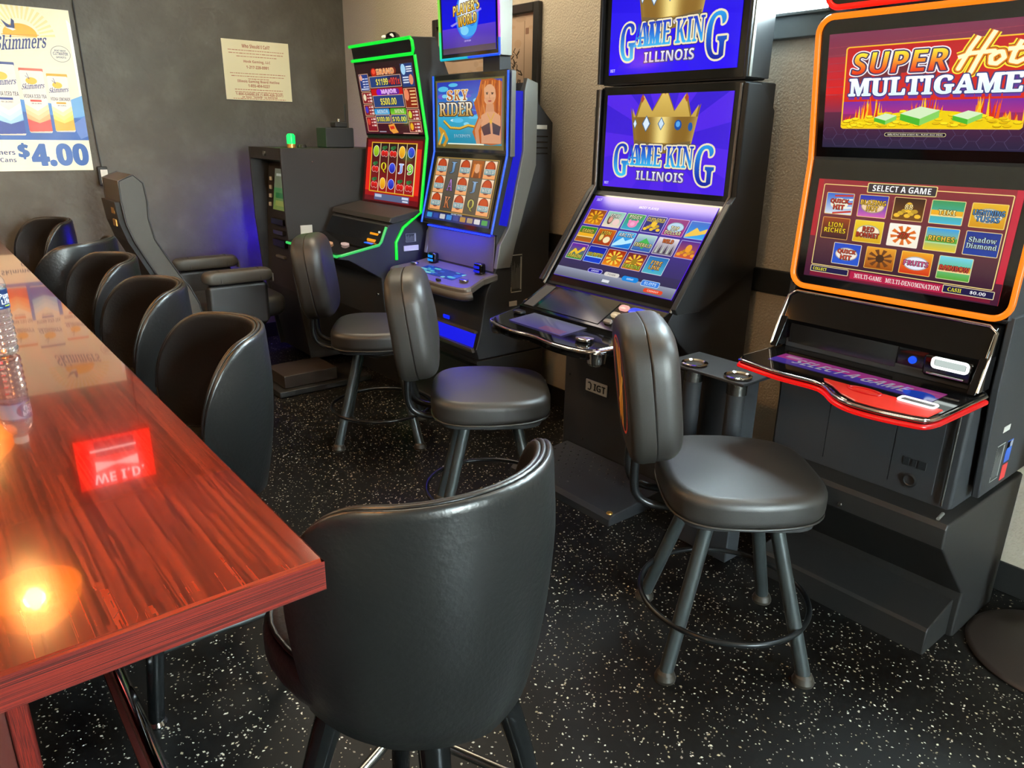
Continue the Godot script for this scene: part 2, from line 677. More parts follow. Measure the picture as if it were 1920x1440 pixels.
func floor_texture() -> ImageTexture:
	var p := Painter.new(self, 2048, 2048, Color(0.066, 0.062, 0.058))
	var cols := [Color(0.86, 0.82, 0.72), Color(0.8, 0.78, 0.72), Color(0.7, 0.64, 0.52), Color(0.55, 0.52, 0.47), Color(0.9, 0.88, 0.82), Color(0.45, 0.42, 0.38)]
	for i in 2600:
		var g := rng.randf_range(0.05, 0.09)
		p.ell(rng.randf() * 2048, rng.randf() * 2048, rng.randf_range(3, 9), rng.randf_range(3, 9), Color(g, g * 0.95, g * 0.88))
	for i in 11500:
		var c: Color = cols[rng.randi() % cols.size()]
		var x := rng.randf() * 2040 + 4
		var y := rng.randf() * 2040 + 4
		var big := pow(rng.randf(), 2.0)
		var a := rng.randf() * TAU
		var l := 1.7 + big * 4.4
		var wd := 1.5 + big * 2.6
		var u := Vector2(cos(a), sin(a)) * l
		var v := Vector2(-sin(a), cos(a)) * wd
		var o := Vector2(x, y)
		p.poly([o + u, o + v * rng.randf_range(0.6, 1.1), o - u * rng.randf_range(0.7, 1.0), o - v], c)
	return p.tex()

func wood_texture() -> ImageTexture:
	# red-stained boards: streaks along the grain, then fine bright scratches
	var p := Painter.new(self, 768, 2048, Color(0.4, 0.115, 0.062))
	for i in 5200:
		var k := rng.randf()
		var c := Color(0.27, 0.07, 0.04).lerp(Color(0.53, 0.17, 0.085), k)
		var x := rng.randf() * 768
		var y := rng.randf() * 2400 - 300
		p.line(Vector2(x, y), Vector2(x + rng.randf_range(-10, 10), y + rng.randf_range(80, 520)), 0.8 + 8.0 * pow(rng.randf(), 2.5), c)
	for i in 2600:
		var o := Vector2(rng.randf() * 768, rng.randf() * 2048)
		var a := PI * 0.5 + rng.randfn(0.0, 0.35)
		var l := rng.randf_range(10, 60)
		var e := o + Vector2(cos(a), sin(a)) * l
		var m := (o + e) * 0.5 + Vector2(-sin(a), cos(a)) * rng.randf_range(-5, 5)
		var c2 := Color(0.43, 0.125, 0.068).lerp(Color(0.51, 0.17, 0.085), rng.randf())
		p.line(o, m, 0.9, c2)
		p.line(m, e, 0.9, c2)
	return p.tex()

func _ready() -> void:
	rng.seed = 7
	# camera
	var cam := Camera3D.new()
	cam.name = "camera"
	var yaw := 0.6835329
	var pitch := 0.3265964
	var roll := 0.0165581
	var fwd := Vector3(sin(yaw) * cos(pitch), -sin(pitch), -cos(yaw) * cos(pitch))
	var right := Vector3(cos(yaw), 0, sin(yaw))
	var up := right.cross(fwd)
	cam.transform = Transform3D(Basis(right * cos(roll) + up * sin(roll), up * cos(roll) - right * sin(roll), -fwd), Vector3(0, 1.5, 0))
	cam.fov = rad_to_deg(2.0 * atan(720.0 / 1384.518))
	cam.near = 0.05
	cam.far = 100.0
	add_child(cam)
	cam.current = true
	# sky and exposure
	var env := Environment.new()
	env.background_mode = Environment.BG_SKY
	var sky := Sky.new()
	var sm := ProceduralSkyMaterial.new()
	sm.sky_top_color = Color(0.84, 0.94, 0.97)
	sm.sky_horizon_color = Color(0.95, 1.0, 0.98)
	sm.ground_horizon_color = Color(0.8, 0.82, 0.82)
	sm.ground_bottom_color = Color(0.55, 0.55, 0.53)
	sm.sky_energy_multiplier = 8.0
	sm.ground_energy_multiplier = 5.0
	sky.sky_material = sm
	env.sky = sky
	env.tonemap_mode = Environment.TONE_MAPPER_LINEAR
	env.tonemap_exposure = 1.0
	env.sdfgi_enabled = true
	env.ssao_enabled = true
	env.ssil_enabled = true
	var we := WorldEnvironment.new()
	we.name = "environment"
	we.environment = env
	add_child(we)
	# structure
	make_materials()
	M.chair_vinyl = mat(Color(0.27, 0.25, 0.215), 0.5)
	M.foot_cap = mat(Color(0.22, 0.2, 0.17), 0.45, 0.2)
	M.tube_grey = mat(Color(0.25, 0.27, 0.27), 0.35, 0.4)
	M.gloss_leg = mat(Color(0.055, 0.06, 0.062), 0.15, 0.0, 0.6)
	M.gloss_brown = mat(Color(0.1, 0.09, 0.085), 0.12, 0.0, 0.7)
	M.gloss_red = mat(Color(0.3, 0.04, 0.05), 0.12)
	M.chrome_warm = mat(Color(0.85, 0.8, 0.72), 0.1, 1.0)
	M.bumper = mat(Color(0.3, 0.27, 0.25), 0.5)
	M.frame_black = mat(Color(0.17, 0.16, 0.15), 0.4)
	M.table_base = mat(Color(0.2, 0.17, 0.155), 0.4, 0.2)
	M.pet = mat(Color(1, 1, 1, 0.06), 0.03)
	M.pet.transparency = BaseMaterial3D.TRANSPARENCY_ALPHA
	M.water = mat(Color(1, 1, 1, 0.0), 0.02)
	M.water.refraction_enabled = true
	M.water.refraction_scale = 0.033
	M.bottle_label = print_mat(art_bottle(), 0.3)
	M.emblem = print_mat(art_emblem(), 0.45)
	M.spec_label = print_mat(art_spec_label(), 0.5)
	room()
	for c in [[1.95, -3.6, "added unseen ceiling light panel above the fruit machine", 3.4], [1.95, -0.6, "added unseen ceiling light panel above the nearest slot machine", 1.2], [-1.6, -4.65, "added unseen ceiling light panel behind the bar near the dark wall", 3.6], [-1.5, -0.4, "added unseen ceiling light panel behind the bar near its corner", 2.6]]:
		added_ceiling_panel(Vector3(c[0], 2.999, c[1]), Vector2(0.6, 1.2), c[2], c[3])  # unseen panels, added to brighten the room and the back wall
	# large objects
	bar()
	machine_super()
	machine_king()
	machine_rider()
	machine_fruit()
	stands()
	kiosk()
	# stools
	var s := bar_stool("black leather bucket stool turned away from the bar corner, nearest the camera", deg_to_rad(20), M.steel)
	s.position = Vector3(0.588, 0, -0.993)
	s.rotation.y = facing(-4)
	var spots := [[0.465, -1.98, -88, "black bucket stool at the bar, second from the camera"], [0.465, -2.67, -90, "black bucket stool at the bar, third from the camera"], [0.465, -3.32, -92, "black bucket stool at the bar, fourth from the camera"], [0.53, -4.0, -50, "black bucket stool at the bar, fifth, turned to show its back"], [0.49, -4.85, -100, "black bucket stool at the far end of the bar, under the poster"]]
	var s2 := bar_stool(spots[0][3], 0.0, M.tube_grey)  # same bars as the nearest stool, in darker grey to stand for shade
	s2.position = Vector3(spots[0][0], 0, spots[0][1])
	s2.rotation.y = facing(spots[0][2])
	for q in spots.slice(1):
		copy(s2, "bar_stool", q[3], Vector3(q[0], 0, q[1]), facing(q[2]))
	var g := gaming_stool("black swivel stool in front of the orange-framed slot machine")
	g.position = Vector3(1.755, 0, -1.105)
	g.rotation.y = facing(130)
	copy(g, "gaming_stool", "black swivel stool in front of the blue crown screen machine", Vector3(1.62, 0, -2.12), facing(125))
	copy(g, "gaming_stool", "black swivel stool in front of the red-haired rider machine", Vector3(1.74, 0, -3.2), facing(124))
	massage_chair()
	pub_table()
	# small things
	wall_items()
	water_bottle()
	pendant(-2.7, "amber glass pendant lamp above the middle of the bar")
	pendant(-4.4, "amber glass pendant lamp above the far end of the bar")
	pendant(-1.0, "amber glass pendant lamp above the near end of the bar")

# ---------------------------------------------------------------- print on screens, posters and labels
func hx(s: String) -> Color:
	return Color.html(s)

func crown(p: Painter, cx: float, cy: float, s: float) -> void:
	var g0 := hx("e8c765")
	var pts := []
	for q in [[-1.0, -0.3], [-0.86, -0.02], [-0.66, -0.62], [-0.36, -0.2], [0.0, -0.8], [0.3, -0.2], [0.6, -0.62], [0.78, -0.05], [1.0, -0.36], [0.8, 0.66], [0.4, 0.78], [0.0, 0.82], [-0.4, 0.78], [-0.82, 0.66]]:
		pts.append(Vector2(cx + q[0] * s, cy + q[1] * s))
	p.poly(pts, hx("8a6a2c"))
	var ins := []
	for q: Vector2 in pts:
		ins.append(Vector2(cx, cy) + (q - Vector2(cx, cy)) * 0.94)
	p.poly(ins, g0, hx("a07a30"))
	for k in 46:
		var u := -0.9 + k * 0.04
		var g := 0.5 + 0.5 * sin(u * 5.2 + 1.9)
		p.poly([Vector2(cx + u * s, cy - 0.06 * s), Vector2(cx + (u + 0.044) * s, cy - 0.06 * s), Vector2(cx + (u + 0.044) * s * 0.88, cy + 0.56 * s), Vector2(cx + u * s * 0.88, cy + 0.56 * s)], hx("8a6628").lerp(hx("f7e08a"), g * g))
	for k in [[-0.66, -0.5], [0.0, -0.68], [0.6, -0.5]]:
		p.poly([Vector2(cx + k[0] * s, cy + (k[1] - 0.1) * s), Vector2(cx + (k[0] + 0.06) * s, cy + k[1] * s), Vector2(cx + k[0] * s, cy + (k[1] + 0.1) * s), Vector2(cx + (k[0] - 0.06) * s, cy + k[1] * s)], hx("b04a30"))
	for k in [[-0.5, 0.13, 0.2, "dff0ff"], [-0.06, 0.1, 0.16, "cfe6f8"], [-0.84, 0.06, 0.13, "dff0ff"]]:
		p.poly([Vector2(cx + k[0] * s, cy + (0.1 - k[2]) * s), Vector2(cx + (k[0] + k[1]) * s, cy + 0.1 * s), Vector2(cx + k[0] * s, cy + (0.1 + k[2]) * s), Vector2(cx + (k[0] - k[1]) * s, cy + 0.1 * s)], hx("4a6a90"))
		p.poly([Vector2(cx + k[0] * s, cy + (0.13 - k[2]) * s), Vector2(cx + (k[0] + k[1] * 0.75) * s, cy + 0.1 * s), Vector2(cx + k[0] * s, cy + (0.07 + k[2]) * s), Vector2(cx + (k[0] - k[1] * 0.75) * s, cy + 0.1 * s)], hx(k[3]))
	p.ell(cx + 0.42 * s, cy + 0.13 * s, 0.1 * s, 0.12 * s, hx("1c4fa0"))
	p.ell(cx + 0.42 * s, cy + 0.11 * s, 0.06 * s, 0.07 * s, hx("58a8f0"))
	p.ell(cx + 0.76 * s, cy + 0.17 * s, 0.06 * s, 0.1 * s, hx("2458a8"))
	p.poly([Vector2(cx - 0.82 * s, cy + 0.5 * s), Vector2(cx, cy + 0.6 * s), Vector2(cx + 0.8 * s, cy + 0.5 * s), Vector2(cx + 0.78 * s, cy + 0.66 * s), Vector2(cx, cy + 0.76 * s), Vector2(cx - 0.8 * s, cy + 0.66 * s)], hx("77613a"))
	for i in 15:
		var t := -0.74 + i * 1.48 / 14
		p.ell(cx + t * s, cy + (0.68 - 0.1 * t * t) * s, 0.032 * s, 0.05 * s, [hx("e9e4ff"), hx("b066d8"), hx("5ab0a0"), hx("f0e8d0")][i % 4])

func art_king(top: bool) -> ImageTexture:
	var p := Painter.new(self, 640, 420, hx("2a10d8") if top else hx("3c1ce0"))
	p.vgrad(0, 0, 640, 420, hx("1e0ce0") if top else hx("3a1cd6"), hx("2b0af5") if top else hx("4a20e6"))
	for i in 18:
		if i % 2 == 0:
			var a := TAU * i / 18.0 + 0.1
			var b := a + TAU / 18.0
			var o := Vector2(330, 200)
			p.poly([o, o + Vector2(cos(a), sin(a)) * 700, o + Vector2(cos(b), sin(b)) * 700], hx("2a14ee") if top else hx("5426ea"))
	crown(p, 318, 110, 180)
	var big0 := hx("38c4f4")
	var big1 := hx("1a30b8")
	p.text("AME KIN", 318, 268, 330, 92, hx("1430b0"), hx("38bdf5"), true, hx("2a1a10"), 9.0)
	p.text("AME KIN", 318, 268, 330, 92, hx("2038c0"), hx("38bdf5"), true, hx("f2e6c0"), 7.0)
	p.text("G", 100, 292, 82, 150, hx("1a30b8"), hx("40d0f8"), true, hx("f2e6c0"), 8.0)
	p.text("G", 540, 300, 92, 170, hx("2aa0ec"), hx("1420a0"), true, hx("f2e6c0"), 8.0)
	p.text("AME", 205, 268, 146, 92, hx("2038c0"), hx("38bdf5"), true)
	p.text("ILLINOIS", 318, 358, 250, 42, hx("f4f4ff"), hx("c8c4dc"), false, hx("4a4460"), 3.5)
	p.text("IGT", 22, 402, 26, 12, hx("e8e8ff"))
	return p.tex()

func mini_icon(p: Painter, x: float, y: float, w: float, h: float, k: Array) -> void:
	# k: border, top, bottom, motif, motif colour, words, word colour
	p.frame(x, y, w, h, 5, 3, hx(k[0]), hx(k[1]), hx(k[2]))
	var cx := x + w * 0.5
	var cy := y + h * 0.5
	var c := hx(k[4])
	match k[3]:
		"burst":
			for i in 9:
				var a := TAU * i / 9.0
				p.poly([Vector2(cx, cy), Vector2(cx + cos(a) * w * 0.42, cy + sin(a) * h * 0.42), Vector2(cx + cos(a + 0.35) * w * 0.42, cy + sin(a + 0.35) * h * 0.42)], c)
			p.ell(cx, cy, w * 0.14, h * 0.18, c.darkened(0.35))
		"oval":
			p.ell(cx, cy, w * 0.4, h * 0.3, c.darkened(0.3))
			p.ell(cx, cy, w * 0.37, h * 0.26, c)
		"pig":
			p.ell(cx, cy + h * 0.12, w * 0.25, h * 0.22, c)
			p.ell(cx, cy + h * 0.12, w * 0.12, h * 0.12, c.lightened(0.3))
			p.ell(cx - w * 0.2, cy - h * 0.05, w * 0.07, h * 0.1, c)
			p.ell(cx + w * 0.2, cy - h * 0.05, w * 0.07, h * 0.1, c)
		"wave":
			p.poly([Vector2(x + 4, y + h * 0.8), Vector2(x + w * 0.4, y + h * 0.35), Vector2(x + w * 0.6, y + h * 0.55), Vector2(x + w - 4, y + h * 0.3), Vector2(x + w - 4, y + h * 0.6), Vector2(x + w * 0.55, y + h * 0.78), Vector2(x + 4, y + h - 6)], c)
		"stripe":
			p.rect(x + 4, y + h * 0.42, w - 8, h * 0.2, c)
			p.rect(x + 4, y + h * 0.62, w - 8, h * 0.06, c.lightened(0.5))
		"face":
			p.ell(x + w * 0.32, cy, w * 0.15, h * 0.32, c.darkened(0.55))
			p.ell(x + w * 0.34, cy + h * 0.02, w * 0.1, h * 0.2, c)
			p.ell(x + w * 0.68, cy + h * 0.15, w * 0.18, h * 0.2, c.lightened(0.5))
		"coins":
			for i in 7:
				p.ell(x + w * (0.16 + 0.11 * i), y + h * (0.78 - 0.1 * (i % 3)), w * 0.1, h * 0.09, c.darkened(0.1 * (i % 3)))
			p.ell(cx, y + h * 0.42, w * 0.14, h * 0.22, c)
		"zebra":
			for i in 6:
				p.poly([Vector2(x + w * (0.1 + i * 0.14), y + h * 0.9), Vector2(x + w * (0.17 + i * 0.14), y + h * 0.35), Vector2(x + w * (0.2 + i * 0.14), y + h * 0.9)], c if i % 2 else c.inverted())
		"dragon":
			p.path([Vector2(x + w * 0.15, y + h * 0.75), Vector2(x + w * 0.35, y + h * 0.4), Vector2(x + w * 0.55, y + h * 0.6), Vector2(x + w * 0.8, y + h * 0.3)], h * 0.16, c)
			p.ell(x + w * 0.8, y + h * 0.3, w * 0.1, h * 0.12, c.lightened(0.2))
		"flag":
			for i in 5:
				p.line(Vector2(x + w * 0.3, y + h * (0.15 + i * 0.2)), Vector2(x + w - 5, y + h * (0.1 + i * 0.18)), h * 0.08, hx("c8342c") if i % 2 == 0 else hx("f0eee8"))
			p.ell(cx, cy, w * 0.32, h * 0.26, c)
		"gem":
			p.poly([Vector2(cx, y + h * 0.2), Vector2(cx + w * 0.3, cy), Vector2(cx, y + h * 0.85), Vector2(cx - w * 0.3, cy)], c)
	var words: PackedStringArray = (k[5] as String).split("|", false)
	for i in words.size():
		var tw: float = minf(w * 0.86, w * 0.13 * words[i].length())
		var yy: float = cy + (i - (words.size() - 1) * 0.5) * h * 0.3
		if k.size() > 7:
			yy = y + h * float(k[7]) + i * h * 0.26
		p.text(words[i], cx, yy, tw, h * 0.22, hx(k[6]), hx(k[6]).darkened(0.15), k.size() > 8, hx("301808"), 2.0)

func art_king_menu() -> ImageTexture:
	var p := Painter.new(self, 760, 520, hx("3a2f7a"))
	p.vgrad(0, 0, 760, 90, hx("5a1ee6"), hx("4a26c8"))
	p.vgrad(0, 90, 760, 340, hx("4a30b0"), hx("3a3266"))
	p.vgrad(0, 410, 760, 60, hx("38315e"), hx("343050"))
	p.vgrad(0, 462, 760, 58, hx("9aa0b4"), hx("5e6478"))
	p.text("IGT", 40, 24, 34, 16, hx("d8d0ff"))
	p.text("MOST PLAYED", 380, 44, 120, 15, hx("d8d0ff"))
	var ic := [
		["c8a8e0", "8a3a10", "d88418", "burst", "f0b020", "", "ffffff"], ["d8d0e8", "7ec0b0", "f0d8c0", "face", "e0a090", "FOXY", "f8f8f0", 0.28], ["b8e0c8", "1f9a40", "38a8d8", "pig", "ee86b8", "PIGGY", "e8f8d0", 0.2],
		["c8c0f0", "182070", "302a80", "coins", "f4c430", "CLEO GOLD", "f8e070", 0.22], ["d8a8d8", "8a1a78", "a8308c", "oval", "b8d8f0", "TOP|DOLLAR", "f8f0c0", 0.55], ["a8c8f0", "1860c8", "40b0f0", "wave", "f4c850", "", "ffffff"],
		["c8d0a0", "28902c", "c8581c", "stripe", "f0b028", "GRAND", "f8e060", 0.28], ["d8c090", "d06818", "a83818", "face", "f0d070", "LION", "f8d048", 0.24], ["a8d8f0", "48b8f0", "0f70d8", "wave", "b8ecff", "ARCTIC", "e8f4ff", 0.2],
		["d0e0e0", "b8d8d0", "2858b0", "gem", "48b858", "EMERALD", "f0e8a8", 0.62], ["d8c8e0", "e8e0e8", "706878", "zebra", "403848", "WILD", "f07838", 0.2], ["b0b0e8", "5a2a90", "d86030", "coins", "f0a030", "", "ffffff"],
		["d8b8e0", "6a20a8", "40a848", "dragon", "f0c030", "DRAGON", "f8e860", 0.78], ["b8c8f0", "1020a8", "1848d8", "stripe", "58c8e8", "CASH ERUPTION", "f4e450", 0.5], ["d0b0b0", "a02810", "f09020", "burst", "f8d048", "", "ffffff"],
		["c8b0d8", "6a2030", "e88820", "burst", "f8c838", "FORTUNE", "c8e050", 0.8], ["d8d8e8", "2870b8", "50b8c8", "gem", "2090e8", "FIRE|LINK", "f8c060", 0.36]]
	for i in ic.size():
		var r := i / 6
		var c := i % 6
		mini_icon(p, 16 + c * 128 + r * 0.0, 86 + r * 112, 118 if c < 5 else 116, 100, ic[i])
	p.rrect(210, 440, 96, 26, 13, hx("c8c0ff")); p.rrect(213, 443, 90, 20, 10, hx("1a1a9c")); p.text("GAMES", 258, 453, 50, 11, hx("dcdcff"))
	p.rrect(322, 444, 96, 24, 12, hx("d6d2cc")); p.text("POKER", 370, 456, 50, 10, hx("8a8680"))
	p.rrect(438, 446, 100, 28, 14, hx("1888e0")); p.text("KENO", 488, 460, 40, 11, hx("dcecff"))
	p.rrect(558, 446, 106, 34, 10, hx("bcd8f8")); p.rrect(561, 449, 100, 28, 8, hx("3c80e0")); p.text("SLOTS", 611, 463, 70, 16, hx("e8f4ff"), hx("a8d0f8"))
	p.rrect(590, 488, 110, 22, 11, hx("e84828")); p.text("CASHOUT", 645, 499, 64, 10, hx("ffd8c8"))
	p.rect(330, 490, 46, 16, hx("e0e4ec"))
	return p.tex()

func art_super_top() -> ImageTexture:
	var p := Painter.new(self, 820, 560, hx("7a2440"))
	p.vgrad(0, 0, 820, 110, hx("7c3050"), hx("8a2c44"))
	p.vgrad(0, 110, 820, 180, hx("b0203a"), hx("e0181c"))
	p.vgrad(0, 290, 820, 90, hx("c81820"), hx("8a2a4a"))
	p.vgrad(0, 380, 820, 180, hx("5c2440"), hx("2c2840"))
	for i in 7:
		p.line(Vector2(0, 66 + i * 38), Vector2(820, 30 + i * 42), 2.5, hx("a03a50"))
	for i in 9:   # honeycomb
		for r in 2:
			var o := Vector2(30 + i * 96 + r * 48, 488 + r * 34)
			var q := []
			for k in 7:
				q.append(o + Vector2(cos(TAU * k / 6.0), sin(TAU * k / 6.0)) * 34)
			p.path(q, 1.6, hx("54486a"))
	# lit frame
	p.rrect(78, 66, 690, 398, 14, hx("f6c432"))
	p.rrect(84, 72, 678, 386, 10, hx("c41c24"), hx("e23018"))
	p.vgrad(84, 330, 678, 60, hx("7a2aa0"), hx("b02a80"))
	p.vgrad(84, 390, 678, 66, hx("90286c"), hx("c83820"))
	for i in 110:
		var x := 92 + rng.randf() * 652
		var hh := rng.randf_range(24, 60) + 90.0 * pow(absf(sin((x - 90) * 0.0143)), 3.0)
		p.poly([Vector2(x - 7, 440), Vector2(x + rng.randf_range(-14, 14), 440 - hh), Vector2(x + 8, 440)], [hx("f05a18"), hx("f89a20"), hx("f8c828"), hx("d83018")][i % 4])
	p.poly([Vector2(84, 460), Vector2(84, 426), Vector2(200, 412), Vector2(300, 388), Vector2(420, 372), Vector2(540, 384), Vector2(660, 414), Vector2(762, 426), Vector2(762, 460)], hx("f0d010"))
	for i in 90:
		var x2 := 92 + rng.randf() * 660
		var t := (x2 - 84) / 678.0
		var yb := 430 - 54 * sin(t * PI) + rng.randf() * (28 + 44 * sin(t * PI))
		p.ell(x2, yb, 15, 7, hx("b88a08"))
		p.ell(x2, yb - 2, 14, 6, [hx("f8e424"), hx("f4d818"), hx("e8c010")][i % 3])
	for q in [[390, 400, 1.15], [260, 414, 0.7], [570, 408, 0.8]]:
		var o2 := Vector2(q[0], q[1])
		var s: float = q[2]
		p.poly([o2 + Vector2(-56, -8) * s, o2 + Vector2(10, -36) * s, o2 + Vector2(74, -20) * s, o2 + Vector2(12, 14) * s], hx("d4ecc0"))
		p.poly([o2 + Vector2(-56, -8) * s, o2 + Vector2(12, 14) * s, o2 + Vector2(12, 42) * s, o2 + Vector2(-56, 18) * s], hx("48b430"))
		p.poly([o2 + Vector2(12, 14) * s, o2 + Vector2(74, -20) * s, o2 + Vector2(74, 8) * s, o2 + Vector2(12, 42) * s], hx("86d060"))
	# words
	for i in 26:
		p.text("SUPER", 300 + i * 0.8, 150 + i * 1.6, 372 - i, 96, hx("5a1c30"), hx("7a3038"), false, null, 0.0, 0.12)
	p.text("SUPER", 300, 150, 372, 100, hx("fff03a"), hx("e83010"), false, hx("f4f0f4"), 11.0, 0.12)
	p.text("SUPER", 300, 150, 372, 100, hx("fff03a"), hx("e83010"), false, hx("40305a"), 6.0, 0.12)
	p.text("SUPER", 300, 150, 372, 100, hx("fff03a"), hx("e83010"), false, null, 0.0, 0.12)
	for st in [[46.0, "f8e43a"], [34.0, "a03c10"], [26.0, "e8901c"], [17.0, "fff6c8"]]:
		var c: Color = hx(st[1])
		var wd: float = st[0]
		p.path([Vector2(580, 62), Vector2(556, 110), Vector2(522, 196)], wd, c)
		p.path([Vector2(632, 44), Vector2(598, 120), Vector2(566, 214)], wd, c)
		p.path([Vector2(516, 148), Vector2(560, 132), Vector2(636, 128)], wd, c)
		p.path([Vector2(650, 132), Vector2(628, 150), Vector2(630, 178), Vector2(650, 182), Vector2(672, 158), Vector2(664, 134), Vector2(648, 134)], wd, c)
		p.path([Vector2(722, 90), Vector2(702, 140), Vector2(696, 174), Vector2(716, 180), Vector2(738, 166)], wd, c)
		p.path([Vector2(680, 124), Vector2(720, 122), Vector2(778, 118)], wd, c)
	for i in 16:
		p.text("MULTIGAME", 424, 262 + i * 1.4, 640, 78, hx("5c2a90"), hx("7030a0"), true)
	p.text("MULTIGAME", 424, 262, 640, 82, hx("ffffff"), hx("d8f2f4"), true, hx("303a78"), 8.0)
	p.text("MULTIGAME", 424, 262, 640, 82, hx("ffffff"), hx("d8f2f4"), true, hx("fafaff"), 3.0)
	p.rrect(270, 482, 240, 18, 8, hx("d8d090")); p.rrect(272, 484, 236, 14, 7, hx("20182c"))
	p.text("MALFUNCTION VOIDS ALL PLAYS AND PAYS", 390, 491, 214, 9, hx("e8e4c8"))
	return p.tex()

func art_super_menu() -> ImageTexture:
	var p := Painter.new(self, 860, 520, hx("6a2434"))
	p.vgrad(0, 0, 860, 60, hx("9a2c34"), hx("8e2a34"))
	p.vgrad(0, 60, 860, 460, hx("8a2832"), hx("482038"))
	p.rect(0, 0, 26, 300, hx("b02430")); p.rect(834, 0, 26, 420, hx("c8203c"))
	p.frame(30, 24, 800, 430, 8, 4, hx("f4e08a"), hx("882a34"), hx("3c2234"))
	p.rrect(238, 6, 300, 50, 6, hx("f0dc8a")); p.rrect(242, 10, 292, 42, 5, hx("3a3236"))
	p.text("SELECT A GAME", 388, 31, 252, 30, hx("ffffff"))
	var ic := [
		["f0d080", "3868c8", "d8e0e8", "flag", "f0e8d0", "QUICK|HIT", "d83828", 0.4], ["f0d080", "1830b0", "d860b0", "oval", "f0d0a8", "BLAZING|HOT", "f8c838", 0.34], ["f0d080", "3a1c10", "7a4a10", "coins", "f0c030", "88", "f8e0a0", 0.4],
		["f0e090", "3a9858", "48b8d8", "stripe", "f0b020", "TIKI", "f8f0a0", 0.5], ["f0d870", "e8b828", "d89818", "oval", "f4ecd0", "LIGHTNING|TUSKS", "4890d0", 0.38],
		["e0a850", "9a4018", "3a1420", "none", "ffffff", "LION|RICHES", "f8d818", 0.34], ["f0d870", "f0d028", "d8a818", "oval", "f4e8c8", "RED|BONNET", "c83820", 0.4], ["f8f4e0", "f8f4e8", "f4ecd8", "burst", "e06a18", "777", "d83018", 0.5],
		["f0e090", "38a0e8", "e8c828", "stripe", "58a838", "RICHES", "f8d040", 0.46], ["f0d890", "18308c", "183a9c", "none", "ffffff", "Shadow|Diamond", "c8ecf4", 0.34, 1],
		["e8dcc0", "1c48c8", "2858d0", "oval", "f0e4d8", "QUICK|HIT", "d84830", 0.4], ["e8b850", "e8a028", "a05010", "burst", "6a3a18", "", "ffffff"], ["f0c860", "f0a818", "d83818", "oval", "e8ecf8", "FRUITS", "d85890", 0.5], ["d8d8a0", "70d0e8", "58a838", "stripe", "e8a030", "RAINBOW", "e04838", 0.5]]
	for i in ic.size():
		var r := 0 if i < 5 else 1 if i < 10 else 2
		var c := i if i < 5 else i - 5 if i < 10 else i - 10
		mini_icon(p, (52 if r < 2 else 128) + c * 158, 66 + r * 128, 134, 112, ic[i])
	p.rect(30, 458, 800, 56, hx("7a1c34"))
	p.rect(230, 462, 420, 40, hx("b82048"))
	p.text("MULTI-GAME   MULTI-DENOMINATION", 440, 482, 380, 22, hx("f4f0e8"), null, true)
	p.frame(30, 458, 190, 34, 4, 3, hx("f0e4b0"), hx("241e48")); p.text("COLLECT", 78, 475, 70, 16, hx("f4ec28"))
	p.frame(640, 458, 200, 38, 4, 3, hx("f0e4b0"), hx("241e48")); p.text("CASH", 688, 477, 54, 18, hx("f4ec28"), null, true); p.text("$0.00", 778, 477, 60, 18, hx("ffffff"), null, true)
	return p.tex()

func art_deck_select() -> ImageTexture:
	var p := Painter.new(self, 720, 110, hx("5a3aa8"))
	p.vgrad(0, 0, 720, 58, hx("a03a88"), hx("b83c90"))
	p.vgrad(0, 58, 720, 52, hx("5a3ab0"), hx("4a3a98"))
	p.text("SELECT A GAME", 350, 55, 500, 56, hx("b8b4c4"), null, false, null, 0.0, 0.3)
	p.ell(650, 70, 60, 34, hx("1848c8"))
	p.rect(30, 14, 70, 26, hx("c088b0"))
	return p.tex()

